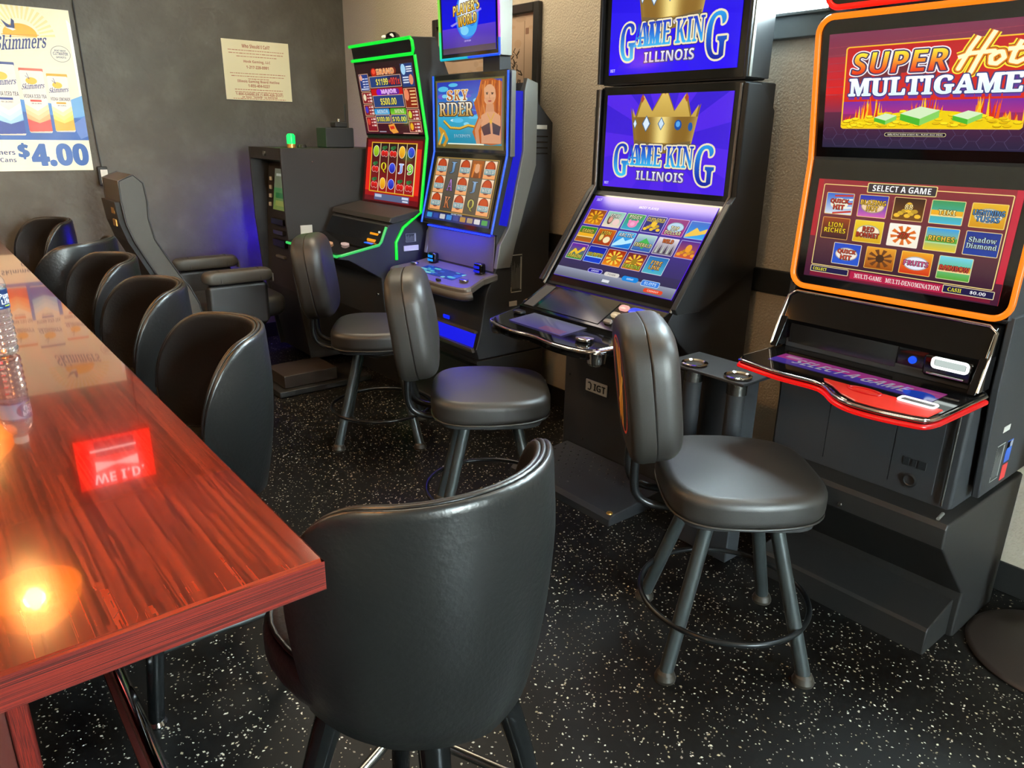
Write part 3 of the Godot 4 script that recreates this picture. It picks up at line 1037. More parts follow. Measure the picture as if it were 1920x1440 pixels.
func art_rider_top() -> ImageTexture:
	var p := Painter.new(self, 480, 440, hx("5b5a34"))
	p.rect(6, 6, 468, 428, hx("6e6030"))
	p.vgrad(12, 12, 456, 210, hx("2838b8"), hx("3aa0d8"))
	p.vgrad(12, 222, 456, 190, hx("38b0d8"), hx("1c8aa8"))
	for i in 26:
		p.ell(30 + rng.randf() * 300, 30 + rng.randf() * 260, rng.randf_range(16, 46), rng.randf_range(8, 18), [hx("6a5ad0"), hx("58c0e8"), hx("7fd4ee"), hx("3c50c0"), hx("c8e4f0")][i % 5])
	# golden creature
	p.path([Vector2(60, 260), Vector2(110, 306), Vector2(180, 310), Vector2(240, 290), Vector2(300, 300)], 18, hx("7a5a18"))
	p.path([Vector2(60, 258), Vector2(110, 303), Vector2(180, 307), Vector2(240, 287), Vector2(300, 297)], 11, hx("e8b83c"))
	p.path([Vector2(20, 420), Vector2(46, 350), Vector2(30, 310), Vector2(60, 330), Vector2(84, 380), Vector2(60, 420)], 20, hx("c8922c"))
	p.path([Vector2(24, 416), Vector2(48, 352), Vector2(58, 340)], 9, hx("f0cc60"))
	# long-haired rider
	p.poly([Vector2(330, 12), Vector2(400, 8), Vector2(466, 30), Vector2(466, 400), Vector2(400, 410), Vector2(300, 400), Vector2(270, 330), Vector2(310, 240), Vector2(280, 150), Vector2(320, 80)], hx("b85a1c"))
	for i in 9:
		p.path([Vector2(330 + i * 15, 20), Vector2(306 + i * 18, 120), Vector2(326 + i * 15, 230), Vector2(290 + i * 20, 330)], 5, [hx("d87a28"), hx("8a3c12"), hx("e89848")][i % 3])
	p.ell(386, 104, 42, 62, hx("dba27a"))
	p.poly([Vector2(352, 120), Vector2(420, 120), Vector2(398, 172), Vector2(378, 172)], hx("d59a72"))
	p.poly([Vector2(366, 160), Vector2(412, 160), Vector2(420, 220), Vector2(356, 220)], hx("cf9068"))
	p.poly([Vector2(330, 226), Vector2(372, 206), Vector2(420, 206), Vector2(458, 232), Vector2(462, 400), Vector2(332, 400)], hx("d89c74"))
	p.poly([Vector2(330, 300), Vector2(388, 270), Vector2(396, 340), Vector2(350, 352)], hx("4a3c40"))
	p.poly([Vector2(404, 270), Vector2(460, 296), Vector2(452, 350), Vector2(410, 340)], hx("4a3c40"))
	p.path([Vector2(372, 216), Vector2(396, 262), Vector2(418, 216)], 5, hx("d8a838"))
	p.ell(396, 268, 9, 12, hx("e0b040"))
	p.path([Vector2(362, 92), Vector2(376, 90)], 4, hx("4a2c20")); p.path([Vector2(396, 92), Vector2(412, 94)], 4, hx("4a2c20"))
	p.ell(370, 98, 6, 4, hx("30302c")); p.ell(404, 99, 6, 4, hx("30302c"))
	p.path([Vector2(388, 100), Vector2(385, 124), Vector2(391, 127)], 2.5, hx("b87850"))
	p.ell(388, 142, 12, 5, hx("b04a40"))
	p.path([Vector2(340, 40), Vector2(346, 120), Vector2(332, 220)], 14, hx("c86c24")); p.path([Vector2(426, 40), Vector2(436, 120), Vector2(440, 210)], 14, hx("a84c18"))
	p.path([Vector2(330, 250), Vector2(300, 320), Vector2(310, 400)], 26, hx("cf9068"))
	for i in 3:
		p.text("SKY"[i], 108 + i * 54, 98, 44, 64, [hx("d87838"), hx("d09a30"), hx("c8803a")][i], hx("8a3818"), true, hx("fff0c0"), 4.0)
	p.text("RIDER", 150, 186, 248, 84, hx("f4f0e0"), hx("b08030"), true, hx("4a3418"), 6.0)
	p.text("RIDER", 150, 186, 248, 84, hx("f8f4e8"), hx("c8963c"), true)
	p.text("JACKPOTS", 196, 360, 120, 26, hx("b8e8f4"), hx("68b8d8"), true, hx("2a6a88"), 2.0)
	p.rect(90, 404, 260, 8, hx("e8f4e0"))
	return p.tex()

func art_rider_reels() -> ImageTexture:
	var p := Painter.new(self, 480, 400, hx("26221c"))
	p.rect(0, 352, 480, 48, hx("1c2c70"))
	p.frame(14, 4, 452, 340, 6, 6, hx("a8863c"), hx("4a4238"))
	for c in 5:
		var x := 24.0 + c * 87.0
		p.vgrad(x, 12, 82, 324, hx("6a6254"), hx("4c463c"))
		for r in 3:
			var y := 14.0 + r * 108.0
			if c % 2 == 0:
				p.vgrad(x, y, 82, 104, hx("f0dcc0"), hx("f0a060"))
				p.ell(x + 41, y + 44, 34, 44, hx("8a2c18")); p.ell(x + 41, y + 34, 26, 30, hx("c84a20"))
				p.rrect(x + 4, y + 46, 74, 34, 6, hx("9ec4c8"), hx("6a98a0"))
				p.text("WILD", x + 41, y + 63, 60, 20, hx("f0f4ec"), null, true, hx("506a70"), 2.0)
			elif c == 3 and r == 0:
				p.vgrad(x, y, 82, 104, hx("a85a20"), hx("7a3c18"))
				p.ell(x + 40, y + 46, 20, 28, hx("dba27a"))
				p.path([Vector2(x + 20, y + 20), Vector2(x + 14, y + 96)], 12, hx("d87a28")); p.path([Vector2(x + 60, y + 20), Vector2(x + 66, y + 96)], 12, hx("c86820"))
			else:
				var s: String = [["J", "A", "K"], ["", "J", "Q"]][0 if c == 1 else 1][r]
				var cc: Color = [[hx("6a9cd0"), hx("b070d0"), hx("d87840")], [hx("6a9cd0"), hx("6a9cd0"), hx("c8c048")]][0 if c == 1 else 1][r]
				p.text(s, x + 41, y + 52, 44, 70, cc.lightened(0.2), cc.darkened(0.2), true, hx("282420"), 3.0)
	for i in 9:
		p.rrect(16 + i * 51, 358, 40, 30, 5, [hx("3898d0"), hx("2840a0"), hx("c8c8c8"), hx("3888d8"), hx("304898"), hx("b08848"), hx("a89878"), hx("d8d8d8"), hx("48a048")][i])
	p.text("GAME PAYS", 240, 350, 80, 10, hx("c8d8f0"))
	return p.tex()

func art_world() -> ImageTexture:
	var p := Painter.new(self, 400, 360, hx("0808d8"))
	p.vgrad(0, 0, 400, 230, hx("0a08c8"), hx("0808e8"))
	p.vgrad(0, 230, 400, 110, hx("5a3ad0"), hx("5034a0"))
	p.vgrad(0, 330, 400, 30, hx("4a3a50"), hx("5a4858"))
	for i in 10:
		var t := i / 9.0
		p.ell(196, 172, 88 - t * 30, 122 - t * 44, hx("2070e8").lerp(hx("c8ecff"), t))
	p.ell(190, 118, 52, 62, hx("f0f8ff"))
	p.ell(214, 232, 54, 48, hx("40a8f0")); p.ell(176, 250, 30, 22, hx("80d4f8")); p.ell(232, 214, 24, 18, hx("2c80e0"))
	p.poly([Vector2(66, 214), Vector2(300, 150), Vector2(304, 160), Vector2(80, 222)], hx("9a8ce8"))
	p.text("PLAYER'S", 190, 136, 196, 50, hx("fff4b0"), hx("f0b828"), false, hx("704a08"), 4.0, 0.0, 0.1)
	p.text("WORLD", 196, 196, 140, 50, hx("fff0a0"), hx("e8a820"), false, hx("704a08"), 4.0, 0.0, 0.1)
	p.text("LIGHT WONDER", 196, 302, 50, 8, hx("d8d0f8"))
	return p.tex()

func art_fruit_top() -> ImageTexture:
	var p := Painter.new(self, 480, 480, hx("3a141c"))
	p.vgrad(0, 0, 480, 480, hx("2c1418"), hx("4a1424"))
	var b := hx("e0b088")
	var money := func(x: float, y: float, w: float, h: float, s: String, c: Color) -> void:
		p.frame(x, y, w, h, 3, 4, b, hx("24407c"))
		p.text(s, x + w * 0.5, y + h * 0.52, minf(w * 0.84, 19.0 * s.length()), h * 0.62, c.lightened(0.3), c, false, hx("282408"), 2.0)
	p.frame(16, 66, 84, 118, 3, 4, b, hx("243c84"))
	for i in 4:
		p.rect(44, 96 + i * 18, 20, 8, hx("d8d8f0")); p.rect(68, 96 + i * 18, 24, 8, hx("b8c4e8"))
	p.rect(24, 164, 66, 9, hx("c8d0e8")); p.ell(34, 92, 12, 20, hx("e8a088"))
	p.rrect(130, 40, 210, 44, 20, hx("7a2410")); p.text("GRAND", 246, 62, 150, 36, hx("f8a040"), hx("e86818"), false, hx("fff0c8"), 2.0)
	p.ell(154, 64, 24, 30, hx("b82010")); p.ell(154, 58, 15, 18, hx("f05030"))
	money.call(106, 88, 262, 78, "$1199.00", hx("f0e048"))
	p.rect(262, 94, 100, 66, hx("2c2a50")); p.text("+001x", 312, 128, 92, 46, hx("f05a50"), hx("d83030"), false, hx("400808"), 2.0)
	p.frame(374, 24, 96, 150, 3, 3, hx("403c50"), hx("243c78")); p.ell(396, 62, 18, 34, hx("a8d8f4")); p.ell(446, 128, 16, 32, hx("e8906a"))
	for i in 3:
		p.rect(418, 44 + i * 14, 42, 8, hx("e8ecf4")); p.rect(384, 108 + i * 16, 44, 9, hx("d8e0f0"))
	p.rect(106, 172, 262, 44, hx("c81414"))
	p.rrect(150, 176, 190, 40, 18, hx("6a1a90")); p.text("MAJOR", 252, 196, 130, 32, hx("e8a0f8"), hx("c060e0"), false, hx("fff0ff"), 2.0); p.ell(172, 198, 20, 26, hx("7a10d0"))
	money.call(110, 216, 256, 84, "$500.00", hx("f0e048"))
	p.frame(374, 180, 96, 128, 3, 4, b, hx("8a2410")); p.ell(394, 222, 18, 38, hx("f08a60"))
	for i in 5:
		p.rect(420, 196 + i * 21, 42, 9, hx("f0c080"))
	p.rrect(106, 306, 128, 40, 8, hx("2890d0"), hx("60c0f0")); p.text("MINOR", 176, 326, 90, 26, hx("d0f0ff"), null, false, hx("1860a0"), 2.0)
	p.rrect(242, 306, 128, 40, 8, hx("40a818"), hx("90d838")); p.text("MINI", 316, 326, 74, 26, hx("f0ffb0"), null, false, hx("286808"), 2.0)
	money.call(106, 348, 128, 60, "$100.00", hx("f0e048"))
	money.call(240, 348, 128, 60, "$10.00", hx("f0e048"))
	for q in [[18, 190, 82, 80, "e8dcb8"], [18, 276, 82, 78, "4038c0"], [18, 360, 92, 106, "d84030"], [376, 314, 96, 74, "d8d838"], [376, 394, 96, 72, "f0b020"]]:
		p.frame(q[0], q[1], q[2], q[3], 4, 4, b, hx("8a1c28"))
		p.ell(q[0] + 22, q[1] + 36, 13, 24, hx(q[4]))
		for i in 3:
			p.rect(q[0] + 44, q[1] + 14 + i * 22, 12, 10, hx("f0b0a0")); p.rect(q[0] + 62, q[1] + 12 + i * 22, 22, 12, hx("e8c8c0"))
	p.poly([Vector2(206, 418), Vector2(256, 410), Vector2(268, 446), Vector2(284, 470), Vector2(238, 478), Vector2(212, 456)], hx("f0a040")); p.poly([Vector2(214, 430), Vector2(250, 424), Vector2(256, 444), Vector2(222, 450)], hx("e03020"))
	p.rect(120, 462, 60, 7, hx("a8a0b0")); p.rect(320, 472, 120, 6, hx("d8a090"))
	return p.tex()

func art_fruit_reels() -> ImageTexture:
	var p := Painter.new(self, 460, 480, hx("6a1018"))
	p.vgrad(0, 0, 460, 440, hx("7a1018"), hx("a81414"))
	p.vgrad(0, 60, 36, 340, hx("d82414"), hx("e82818")); p.vgrad(424, 60, 36, 340, hx("d82414"), hx("e82818"))
	p.rect(36, 18, 388, 390, hx("e0a828")); p.rect(44, 26, 372, 374, hx("3c0c14"))
	var sym := ["lime", "cherry", "cherry", "lemon", "plum", "cherry", "Q", "plum", "J", "9", "cherry", "lemon", "plum", "cherry", "cherry"]
	for c in 5:
		var x := 46.0 + c * 74.6
		p.vgrad(x, 26, 70, 374, hx("2c0e14"), hx("a01818"))
		p.rect(x + 70, 26, 5, 374, hx("f0dca0"))
		for r in 3:
			var cx := x + 35
			var cy := 88.0 + r * 124.0
			match sym[r * 5 + c]:
				"lime": p.ell(cx, cy, 27, 44, hx("f4f4e8")); p.ell(cx, cy, 24, 41, hx("b8d830"), hx("7aa818"))
				"lemon": p.ell(cx, cy, 27, 46, hx("fff0c8")); p.ell(cx, cy, 24, 43, hx("f8c830"), hx("e08a10"))
				"plum": p.ell(cx, cy, 28, 40, hx("e8e4f8")); p.ell(cx, cy, 25, 37, hx("4858e8"), hx("1a20a0"))
				"cherry":
					p.ell(cx - 6, cy - 26, 18, 14, hx("387840")); p.ell(cx + 8, cy - 32, 14, 12, hx("286030"))
					p.ell(cx - 12, cy + 16, 18, 24, hx("ffd8d0")); p.ell(cx + 14, cy + 18, 18, 24, hx("ffd8d0"))
					p.ell(cx - 12, cy + 16, 16, 22, hx("f02820"), hx("a81010")); p.ell(cx + 14, cy + 18, 16, 22, hx("f02820"), hx("a81010"))
				"Q": p.text("Q", cx, cy, 46, 76, hx("f8e838"), hx("d8a810"), true, hx("303010"), 4.0)
				"J": p.text("J", cx, cy, 38, 72, hx("b0c0f0"), hx("6880d0"), true, hx("e8e8f8"), 4.0)
				"9": p.text("9", cx, cy, 42, 74, hx("a8e040"), hx("50a020"), false, hx("e8f8d8"), 4.0)
	p.rect(90, 418, 300, 50, hx("5a6488")); p.rect(96, 424, 60, 22, hx("b8c0d8")); p.rect(330, 424, 54, 18, hx("c8d0e8")); p.rect(336, 450, 46, 12, hx("d0d8e8"))
	return p.tex()

func can(p: Painter, x: float, y: float, w: float, h: float, lid: Color, c0: Color, c1: Color, pale: Color, words: String) -> void:
	p.rrect(x - 2, y - 12, w + 4, 22, 5, lid)
	p.rrect(x, y + 4, w, h - 4, 8, hx("f3ead2"))
	p.rrect(x + 4, y + h - 6, w - 8, 10, 4, hx("c8c4bc"))
	p.ell(x + w * 0.45, y + h * 0.17, w * 0.24, h * 0.055, hx("f4b83a"))
	p.path([Vector2(x + w * 0.22, y + h * 0.09), Vector2(x + w * 0.38, y + h * 0.14), Vector2(x + w * 0.3, y + h * 0.05)], 3, hx("2c3060"))
	p.text("Skimmers", x + w * 0.5, y + h * 0.25, w * 0.96, h * 0.095, hx("27306a"), null, true, null, 0.0, 0.3, 0.1)
	p.text(words, x + w * 0.5, y + h * 0.415, w * 0.98, h * 0.06, hx("33354e"))
	p.rect(x + w * 0.26, y + h * 0.47, w * 0.48, h * 0.032, c1.darkened(0.1))
	p.text("100 CALORIES", x + w * 0.5, y + h * 0.53, w * 0.44, h * 0.024, hx("40405a"))
	var ry := h * 0.075
	for k in 4:
		var yy := y + h * (0.54 + k * 0.075)
		var c := pale.lerp(c0, k / 3.0)
		p.poly([Vector2(x, yy), Vector2(x + w * 0.5, yy + ry * 1.5), Vector2(x + w, yy), Vector2(x + w, y + h - 10), Vector2(x, y + h - 10)], c)
	var yb := y + h * 0.82
	p.poly([Vector2(x, yb - 14), Vector2(x + w * 0.5, yb + 12), Vector2(x + w, yb - 14), Vector2(x + w, y + h - 8), Vector2(x + 3, y + h - 4), Vector2(x, y + h - 12)], c1)

func art_poster() -> ImageTexture:
	var p := Painter.new(self, 740, 1080, hx("f5e7c4"))
	for i in 40:   # sunburst
		if i % 2 == 0:
			var a := PI + PI * i / 40.0
			var b := PI + PI * (i + 1) / 40.0
			var o := Vector2(424, 196)
			p.poly([o + Vector2(cos(a), sin(a)) * 118, o + Vector2(cos(a), sin(a)) * 210, o + Vector2(cos(b), sin(b)) * 210, o + Vector2(cos(b), sin(b)) * 118], hx("f2dc9a"))
	p.ell(424, 176, 100, 66, hx("f0b028"))
	p.rect(300, 188, 250, 70, hx("f5e7c4"))
	p.line(Vector2(312, 186), Vector2(534, 176), 5, hx("e09a28")); p.line(Vector2(320, 198), Vector2(520, 190), 4, hx("e8ae3c"))
	p.poly([Vector2(324, 92), Vector2(354, 116), Vector2(398, 140), Vector2(372, 152), Vector2(346, 132)], hx("2a3468"))
	p.poly([Vector2(376, 130), Vector2(386, 82), Vector2(400, 96), Vector2(398, 142)], hx("2a3468")); p.poly([Vector2(340, 140), Vector2(384, 158), Vector2(404, 150), Vector2(384, 142)], hx("f8f4ea"))
	p.text("Skimmers", 424, 226, 300, 96, hx("2b3470"), null, true, null, 0.0, 0.25, 0.12)
	p.ell(648, 288, 62, 54, hx("9a9488")); p.ell(648, 288, 58, 50, hx("f2e6c8"))
	p.text("BOAT MADE", 648, 266, 70, 12, hx("50566a")); p.text("CUTWATER", 648, 286, 92, 20, hx("50566a")); p.text("SPIRITS", 648, 310, 62, 12, hx("50566a"))
	p.poly([Vector2(716, 60), Vector2(740, 90), Vector2(740, 560), Vector2(728, 560)], hx("fbf6ea"))  # pale edge fold, its lighter shading painted into the print
	p.poly([Vector2(0, 560), Vector2(740, 640), Vector2(740, 880), Vector2(0, 880)], hx("3c7cc8"))
	p.poly([Vector2(0, 640), Vector2(740, 720), Vector2(740, 880), Vector2(0, 880)], hx("2456a8"))
	p.poly([Vector2(640, 600), Vector2(740, 560), Vector2(740, 700), Vector2(640, 720)], hx("6aa4d8"))
	p.poly([Vector2(650, 760), Vector2(740, 700), Vector2(740, 840), Vector2(690, 860)], hx("5c7cc4"))
	can(p, 22, 400, 150, 440, hx("c86a30"), hx("f07828"), hx("d85018"), hx("f8c890"), "VODKA ICED TEA")
	can(p, 192, 372, 160, 462, hx("3c4680"), hx("7ab4e0"), hx("263c98"), hx("d8ecf4"), "VODKA ICED TEA")
	can(p, 376, 404, 142, 412, hx("d86a50"), hx("f88a50"), hx("e03a28"), hx("fbd8a0"), "VODKA ICED TEA")
	can(p, 538, 432, 126, 376, hx("d8a830"), hx("f4cc40"), hx("e0a818"), hx("fbe8a0"), "VODKA LEMONADE")
	p.rect(0, 868, 740, 212, hx("f4e9cc"))
	p.text("Skimmers", 150, 952, 226, 34, hx("34406a"))
	p.text("Cans", 214, 1004, 96, 30, hx("34406a"))
	p.text("$", 316, 944, 62, 104, hx("24549c"), null, false, hx("24549c"), 4.0)
	p.text("4.00", 540, 970, 352, 146, hx("2356a6"), null, false, hx("2356a6"), 7.0)
	return p.tex()

func art_notice() -> ImageTexture:
	var p := Painter.new(self, 600, 480, hx("e6ddb8"))
	var r := hx("a8563c")
	p.text("Who Should I Call?", 300, 46, 250, 30, r)
	for q in [[78, 500], [102, 490], [126, 360], [262, 500], [284, 480], [304, 190], [392, 440], [412, 440], [466, 480]]:
		var x: float = 300.0 - q[1] * 0.5
		while x < 300.0 + q[1] * 0.5:
			var l := rng.randf_range(10, 34)
			p.rect(x, q[0], minf(l, 300.0 + q[1] * 0.5 - x), 6, r.lerp(hx("e6ddb8"), rng.randf_range(0.2, 0.45)))
			x += l + 5
	p.text("Hook Gaming, LLC", 300, 170, 240, 28, r)
	p.text("1-217-228-0991", 300, 212, 200, 24, r)
	p.text("Illinois Gaming Board Hotline", 300, 330, 380, 28, r)
	p.text("1-855-404-0227", 300, 362, 196, 24, r)
	p.text("1-800-GAMBLER (1-800-426-2537)", 300, 434, 430, 24, r)
	p.text("or text \"GAMB\" to 833234", 300, 454, 320, 16, r)
	return p.tex()

func art_scroll() -> ImageTexture:
	var p := Painter.new(self, 520, 640, hx("b89c84"))
	p.frame(0, 0, 520, 640, 2, 8, hx("cdb49c"), hx("bb9f87"))
	for i in 120:
		p.ell(rng.randf() * 520, rng.randf() * 640, rng.randf_range(6, 26), rng.randf_range(4, 18), hx("b89c84").lerp([hx("a68a72"), hx("c9ae96"), hx("b48c6c")][i % 3], 0.3))
	for i in 60:
		var o := Vector2(420 + rng.randf_range(-34, 34), 120 + rng.randf() * 260)
		p.path([o, o + Vector2(rng.randf_range(-18, 18), rng.randf_range(6, 26))], rng.randf_range(2, 6), hx("4a3e34"))
	for i in 70:
		var o2 := Vector2(420 + rng.randf_range(-60, 50), 360 + rng.randf() * 230)
		p.ell(o2.x, o2.y, rng.randf_range(3, 14), rng.randf_range(3, 12), [hx("a0703c"), hx("5c4a38"), hx("c08c50"), hx("8a6040")][i % 4])
	p.path([Vector2(60, 610), Vector2(150, 560), Vector2(220, 520)], 3, hx("6a5848")); p.path([Vector2(90, 630), Vector2(160, 540)], 2, hx("6a5848"))
	p.rect(470, 30, 3, 580, hx("8a7460"))
	p.rrect(476, 60, 16, 26, 3, hx("8a6a58"))
	return p.tex()

func art_we_id() -> ImageTexture:
	var p := Painter.new(self, 480, 360, hx("f01008"))
	p.text("WE I.D.", 250, 62, 320, 70, hx("fff4f0"))
	p.poly([Vector2(110, 120), Vector2(240, 150), Vector2(380, 118), Vector2(380, 190), Vector2(240, 168), Vector2(110, 192)], hx("f4c8c0"))
	p.rect(120, 222, 250, 110, hx("801018"))
	p.rect(90, 262, 290, 14, hx("f4d8d0"))
	for i in 3:
		p.rect(130 + i * 82, 296, 60, 40, hx("a01420"))
	return p.tex()

func art_kiosk() -> ImageTexture:
	var p := Painter.new(self, 200, 260, hx("7a8a6a"))
	p.vgrad(0, 0, 200, 120, hx("8c8a78"), hx("8a9a70"))
	p.vgrad(0, 120, 200, 140, hx("5aa060"), hx("98a850"))
	p.rect(20, 30, 160, 16, hx("d8dcc8")); p.rrect(24, 150, 152, 34, 6, hx("3c8848")); p.rrect(24, 200, 152, 34, 6, hx("b0b858"))
	return p.tex()

func art_bottle() -> ImageTexture:
	var p := Painter.new(self, 512, 128, hx("8fb8dc"))
	p.vgrad(0, 0, 512, 128, hx("a8cce8"), hx("78a8d4"))
	p.rect(0, 0, 512, 10, hx("1c2c5c")); p.rect(0, 118, 512, 10, hx("1c2c5c"))
	for k in 2:
		p.ell(128 + k * 256, 64, 74, 58, hx("16284e"))
		p.text("Pure", 128 + k * 256, 42, 84, 34, hx("f4f8ff")); p.text("Life", 128 + k * 256, 80, 66, 34, hx("f4f8ff"))
		p.rect(112 + k * 256, 106, 40, 6, hx("a8d030"))
	return p.tex()

func art_emblem() -> ImageTexture:
	var p := Painter.new(self, 256, 320, hx("262320"))
	p.ell(128, 160, 120, 152, hx("e04830")); p.ell(128, 160, 112, 144, hx("28221c"))
	for q in [[20, 300, -0.2], [44, 280, 0.0], [70, 300, 0.2]]:
		p.path([Vector2(40 + q[0], q[1]), Vector2(90 + q[0], 160), Vector2(60 + q[0] * 1.6, 40)], 22, hx("e8a030"))
	p.path([Vector2(60, 240), Vector2(110, 200), Vector2(190, 120)], 16, hx("f0c050"))
	return p.tex()

func art_spec_label() -> ImageTexture:
	var p := Painter.new(self, 128, 256, hx("24282a"))
	p.frame(0, 0, 128, 256, 2, 3, hx("b8bab4"), hx("26292a"))
	p.rect(8, 8, 112, 30, hx("a8aaa4"))
	for i in 13:
		p.rect(12, 54 + i * 15, rng.randf_range(50, 104), 4, hx("8a8c88"))
	return p.tex()

# ---------------------------------------------------------------- furniture
func bar_stool(label: String, leg_turn: float, bar_mat: Material) -> Node3D:
	var t := thing("bar_stool", label, "stool", Vector3.ZERO, 0.0, "black bucket stools along the bar")
	# wrap-round back shell: rings of a closed cross-section swept round the seat (back = local -Z)
	var make_shell := func(r_add: float, inner: bool) -> MB:
		var b := MB.new()
		var rows: Array = []
		var steps := 44
		for i in steps + 1:
			var f := float(i) / steps
			var th := sin(lerpf(-1.0, 1.0, f) * PI * 0.5) * deg_to_rad(89)
			var ca := clampf((absf(th) - deg_to_rad(50)) / deg_to_rad(39), 0.0, 0.999)
			var fall := 1.0 - sqrt(1.0 - ca * ca)
			var top := lerpf(1.005, 0.79, fall) - 0.012 * sin(th) * sin(th)
			var bot := lerpf(0.545, 0.585, clampf(absf(th) / deg_to_rad(80), 0.0, 1.0))
			var dir := Vector3(sin(th), 0, -cos(th))
			var rad := func(y: float) -> float:
				var v := clampf((y - 0.552) / 0.43, 0.0, 1.0)
				return lerpf(0.21, 0.252, 1.0 - pow(1.0 - v, 2.6)) - 0.008 * maxf(0.0, v - 0.75) / 0.25
			var thick := 0.034 * (1.0 - 0.35 * fall)
			var row := PackedVector3Array()
			var o0 := 0.0 if not inner else thick * 0.55
			var o1 := thick * 0.5 if not inner else thick
			for k in 11:
				var y := lerpf(bot, top - thick * 0.3, k / 10.0)
				row.append(dir * ((rad.call(y) as float) - o0 + r_add) + Vector3.UP * y)
			for k in 5:
				var a := PI * (k + 1) / 6.0
				var rc: float = (rad.call(top) as float) - (o0 + o1) * 0.5
				row.append(dir * (rc + cos(a) * (o1 - o0) * 0.5) + Vector3.UP * (top - thick * 0.3 + sin(a) * thick * 0.5))
			for k in 11:
				var y := lerpf(top - thick * 0.3, bot, k / 10.0)
				row.append(dir * ((rad.call(y) as float) - o1) + Vector3.UP * y)
			rows.append(row)
		b.grid(rows, false, true)
		for e in [0, steps]:
			var c := Vector3.ZERO
			for q: Vector3 in rows[e]:
				c += q
			c /= rows[e].size()
			var n := Vector3(0, 0, 1)
			for k in rows[e].size():
				b.tri(c, rows[e][k], rows[e][(k + 1) % rows[e].size()], n, n, n)
		return b
	var shell := part(t, "back_shell", make_shell.call(0.0, false), M.leather)
	part(t, "back_lining", make_shell.call(0.0, true), M.leather_in)
	var pipe := PackedVector3Array()
	for i in 45:
		var th := sin(lerpf(-1.0, 1.0, i / 44.0) * PI * 0.5) * deg_to_rad(89)
		var ca := clampf((absf(th) - deg_to_rad(50)) / deg_to_rad(39), 0.0, 0.999)
		var fall := 1.0 - sqrt(1.0 - ca * ca)
		var top := lerpf(1.005, 0.79, fall) - 0.012 * sin(th) * sin(th)
		var thick := 0.034 * (1.0 - 0.35 * fall)
		var v := clampf((top - 0.552) / 0.43, 0.0, 1.0)
		var r := lerpf(0.21, 0.252, 1.0 - pow(1.0 - v, 2.6)) - 0.008 * maxf(0.0, v - 0.75) / 0.25 - thick * 0.52
		pipe.append(Vector3(sin(th), 0, -cos(th)) * r + Vector3.UP * (top + thick * 0.12))
	var pb := MB.new()
	pb.tube(pipe, 0.0045, false, 6)
	part(shell, "piping", pb, M.leather)
	# seat
	var ol := PackedVector2Array()
	for q in super_outline(0.234, 0.205, 2.5, 40):
		ol.append(q)
	var sb := MB.new()
	sb.pad(ol, 0.585, 0.675, 0.03, 0.012, Transform3D(Basis(), Vector3(0, 0, 0.062)))
	var seat := part(t, "seat", sb, M.leather)
	var sp2 := MB.new()
	var loop := PackedVector3Array()
	for q in ol:
		loop.append(Vector3(q.x * 0.935, 0.671, q.y * 0.935 + 0.062))
	sp2.tube(loop, 0.005, true, 6)
	part(seat, "piping", sp2, M.leather)
	var ub := MB.new()
	ub.turned(PackedVector2Array([Vector2(0.0, 0.5), Vector2(0.15, 0.5), Vector2(0.165, 0.53), Vector2(0.165, 0.585), Vector2(0.0, 0.585)]), 28)
	part(t, "swivel_plate", ub, M.tube_black)
	# legs, glides and the foot rest
	for sx in [-1, 1]:
		for sz in [-1, 1]:
			var lb := MB.new()
			lb.tube(curve([Vector3(sx * 0.105, 0.52, sz * 0.105), Vector3(sx * 0.15, 0.3, sz * 0.15), Vector3(sx * 0.19, 0.012, sz * 0.19)], 6), 0.029, false, 14, 0.02)
			var leg := part(t, "leg", lb, M.gloss_leg)
			leg.rotation.y = leg_turn
			var gb := MB.new()
			gb.turned(PackedVector2Array([Vector2(0.0, 0.0), Vector2(0.024, 0.0), Vector2(0.026, 0.008), Vector2(0.021, 0.018), Vector2(0, 0.018)]), 14, Transform3D(Basis(), Vector3(sx * 0.19, 0, sz * 0.19)))
			part(leg, "glide", gb, M.chrome)
	var y := 0.2
	var c := 0.163
	for k in 4:
		var a := Vector3([-c, c, c, -c][k], y, [-c, -c, c, c][k])
		var b2 := Vector3([c, c, -c, -c][k], y, [-c, c, c, -c][k])
		var fb := MB.new()
		fb.tube(PackedVector3Array([a, b2]), 0.0115, false, 12)
		part(t, "foot_rest_bar", fb, bar_mat).rotation.y = leg_turn
	return t

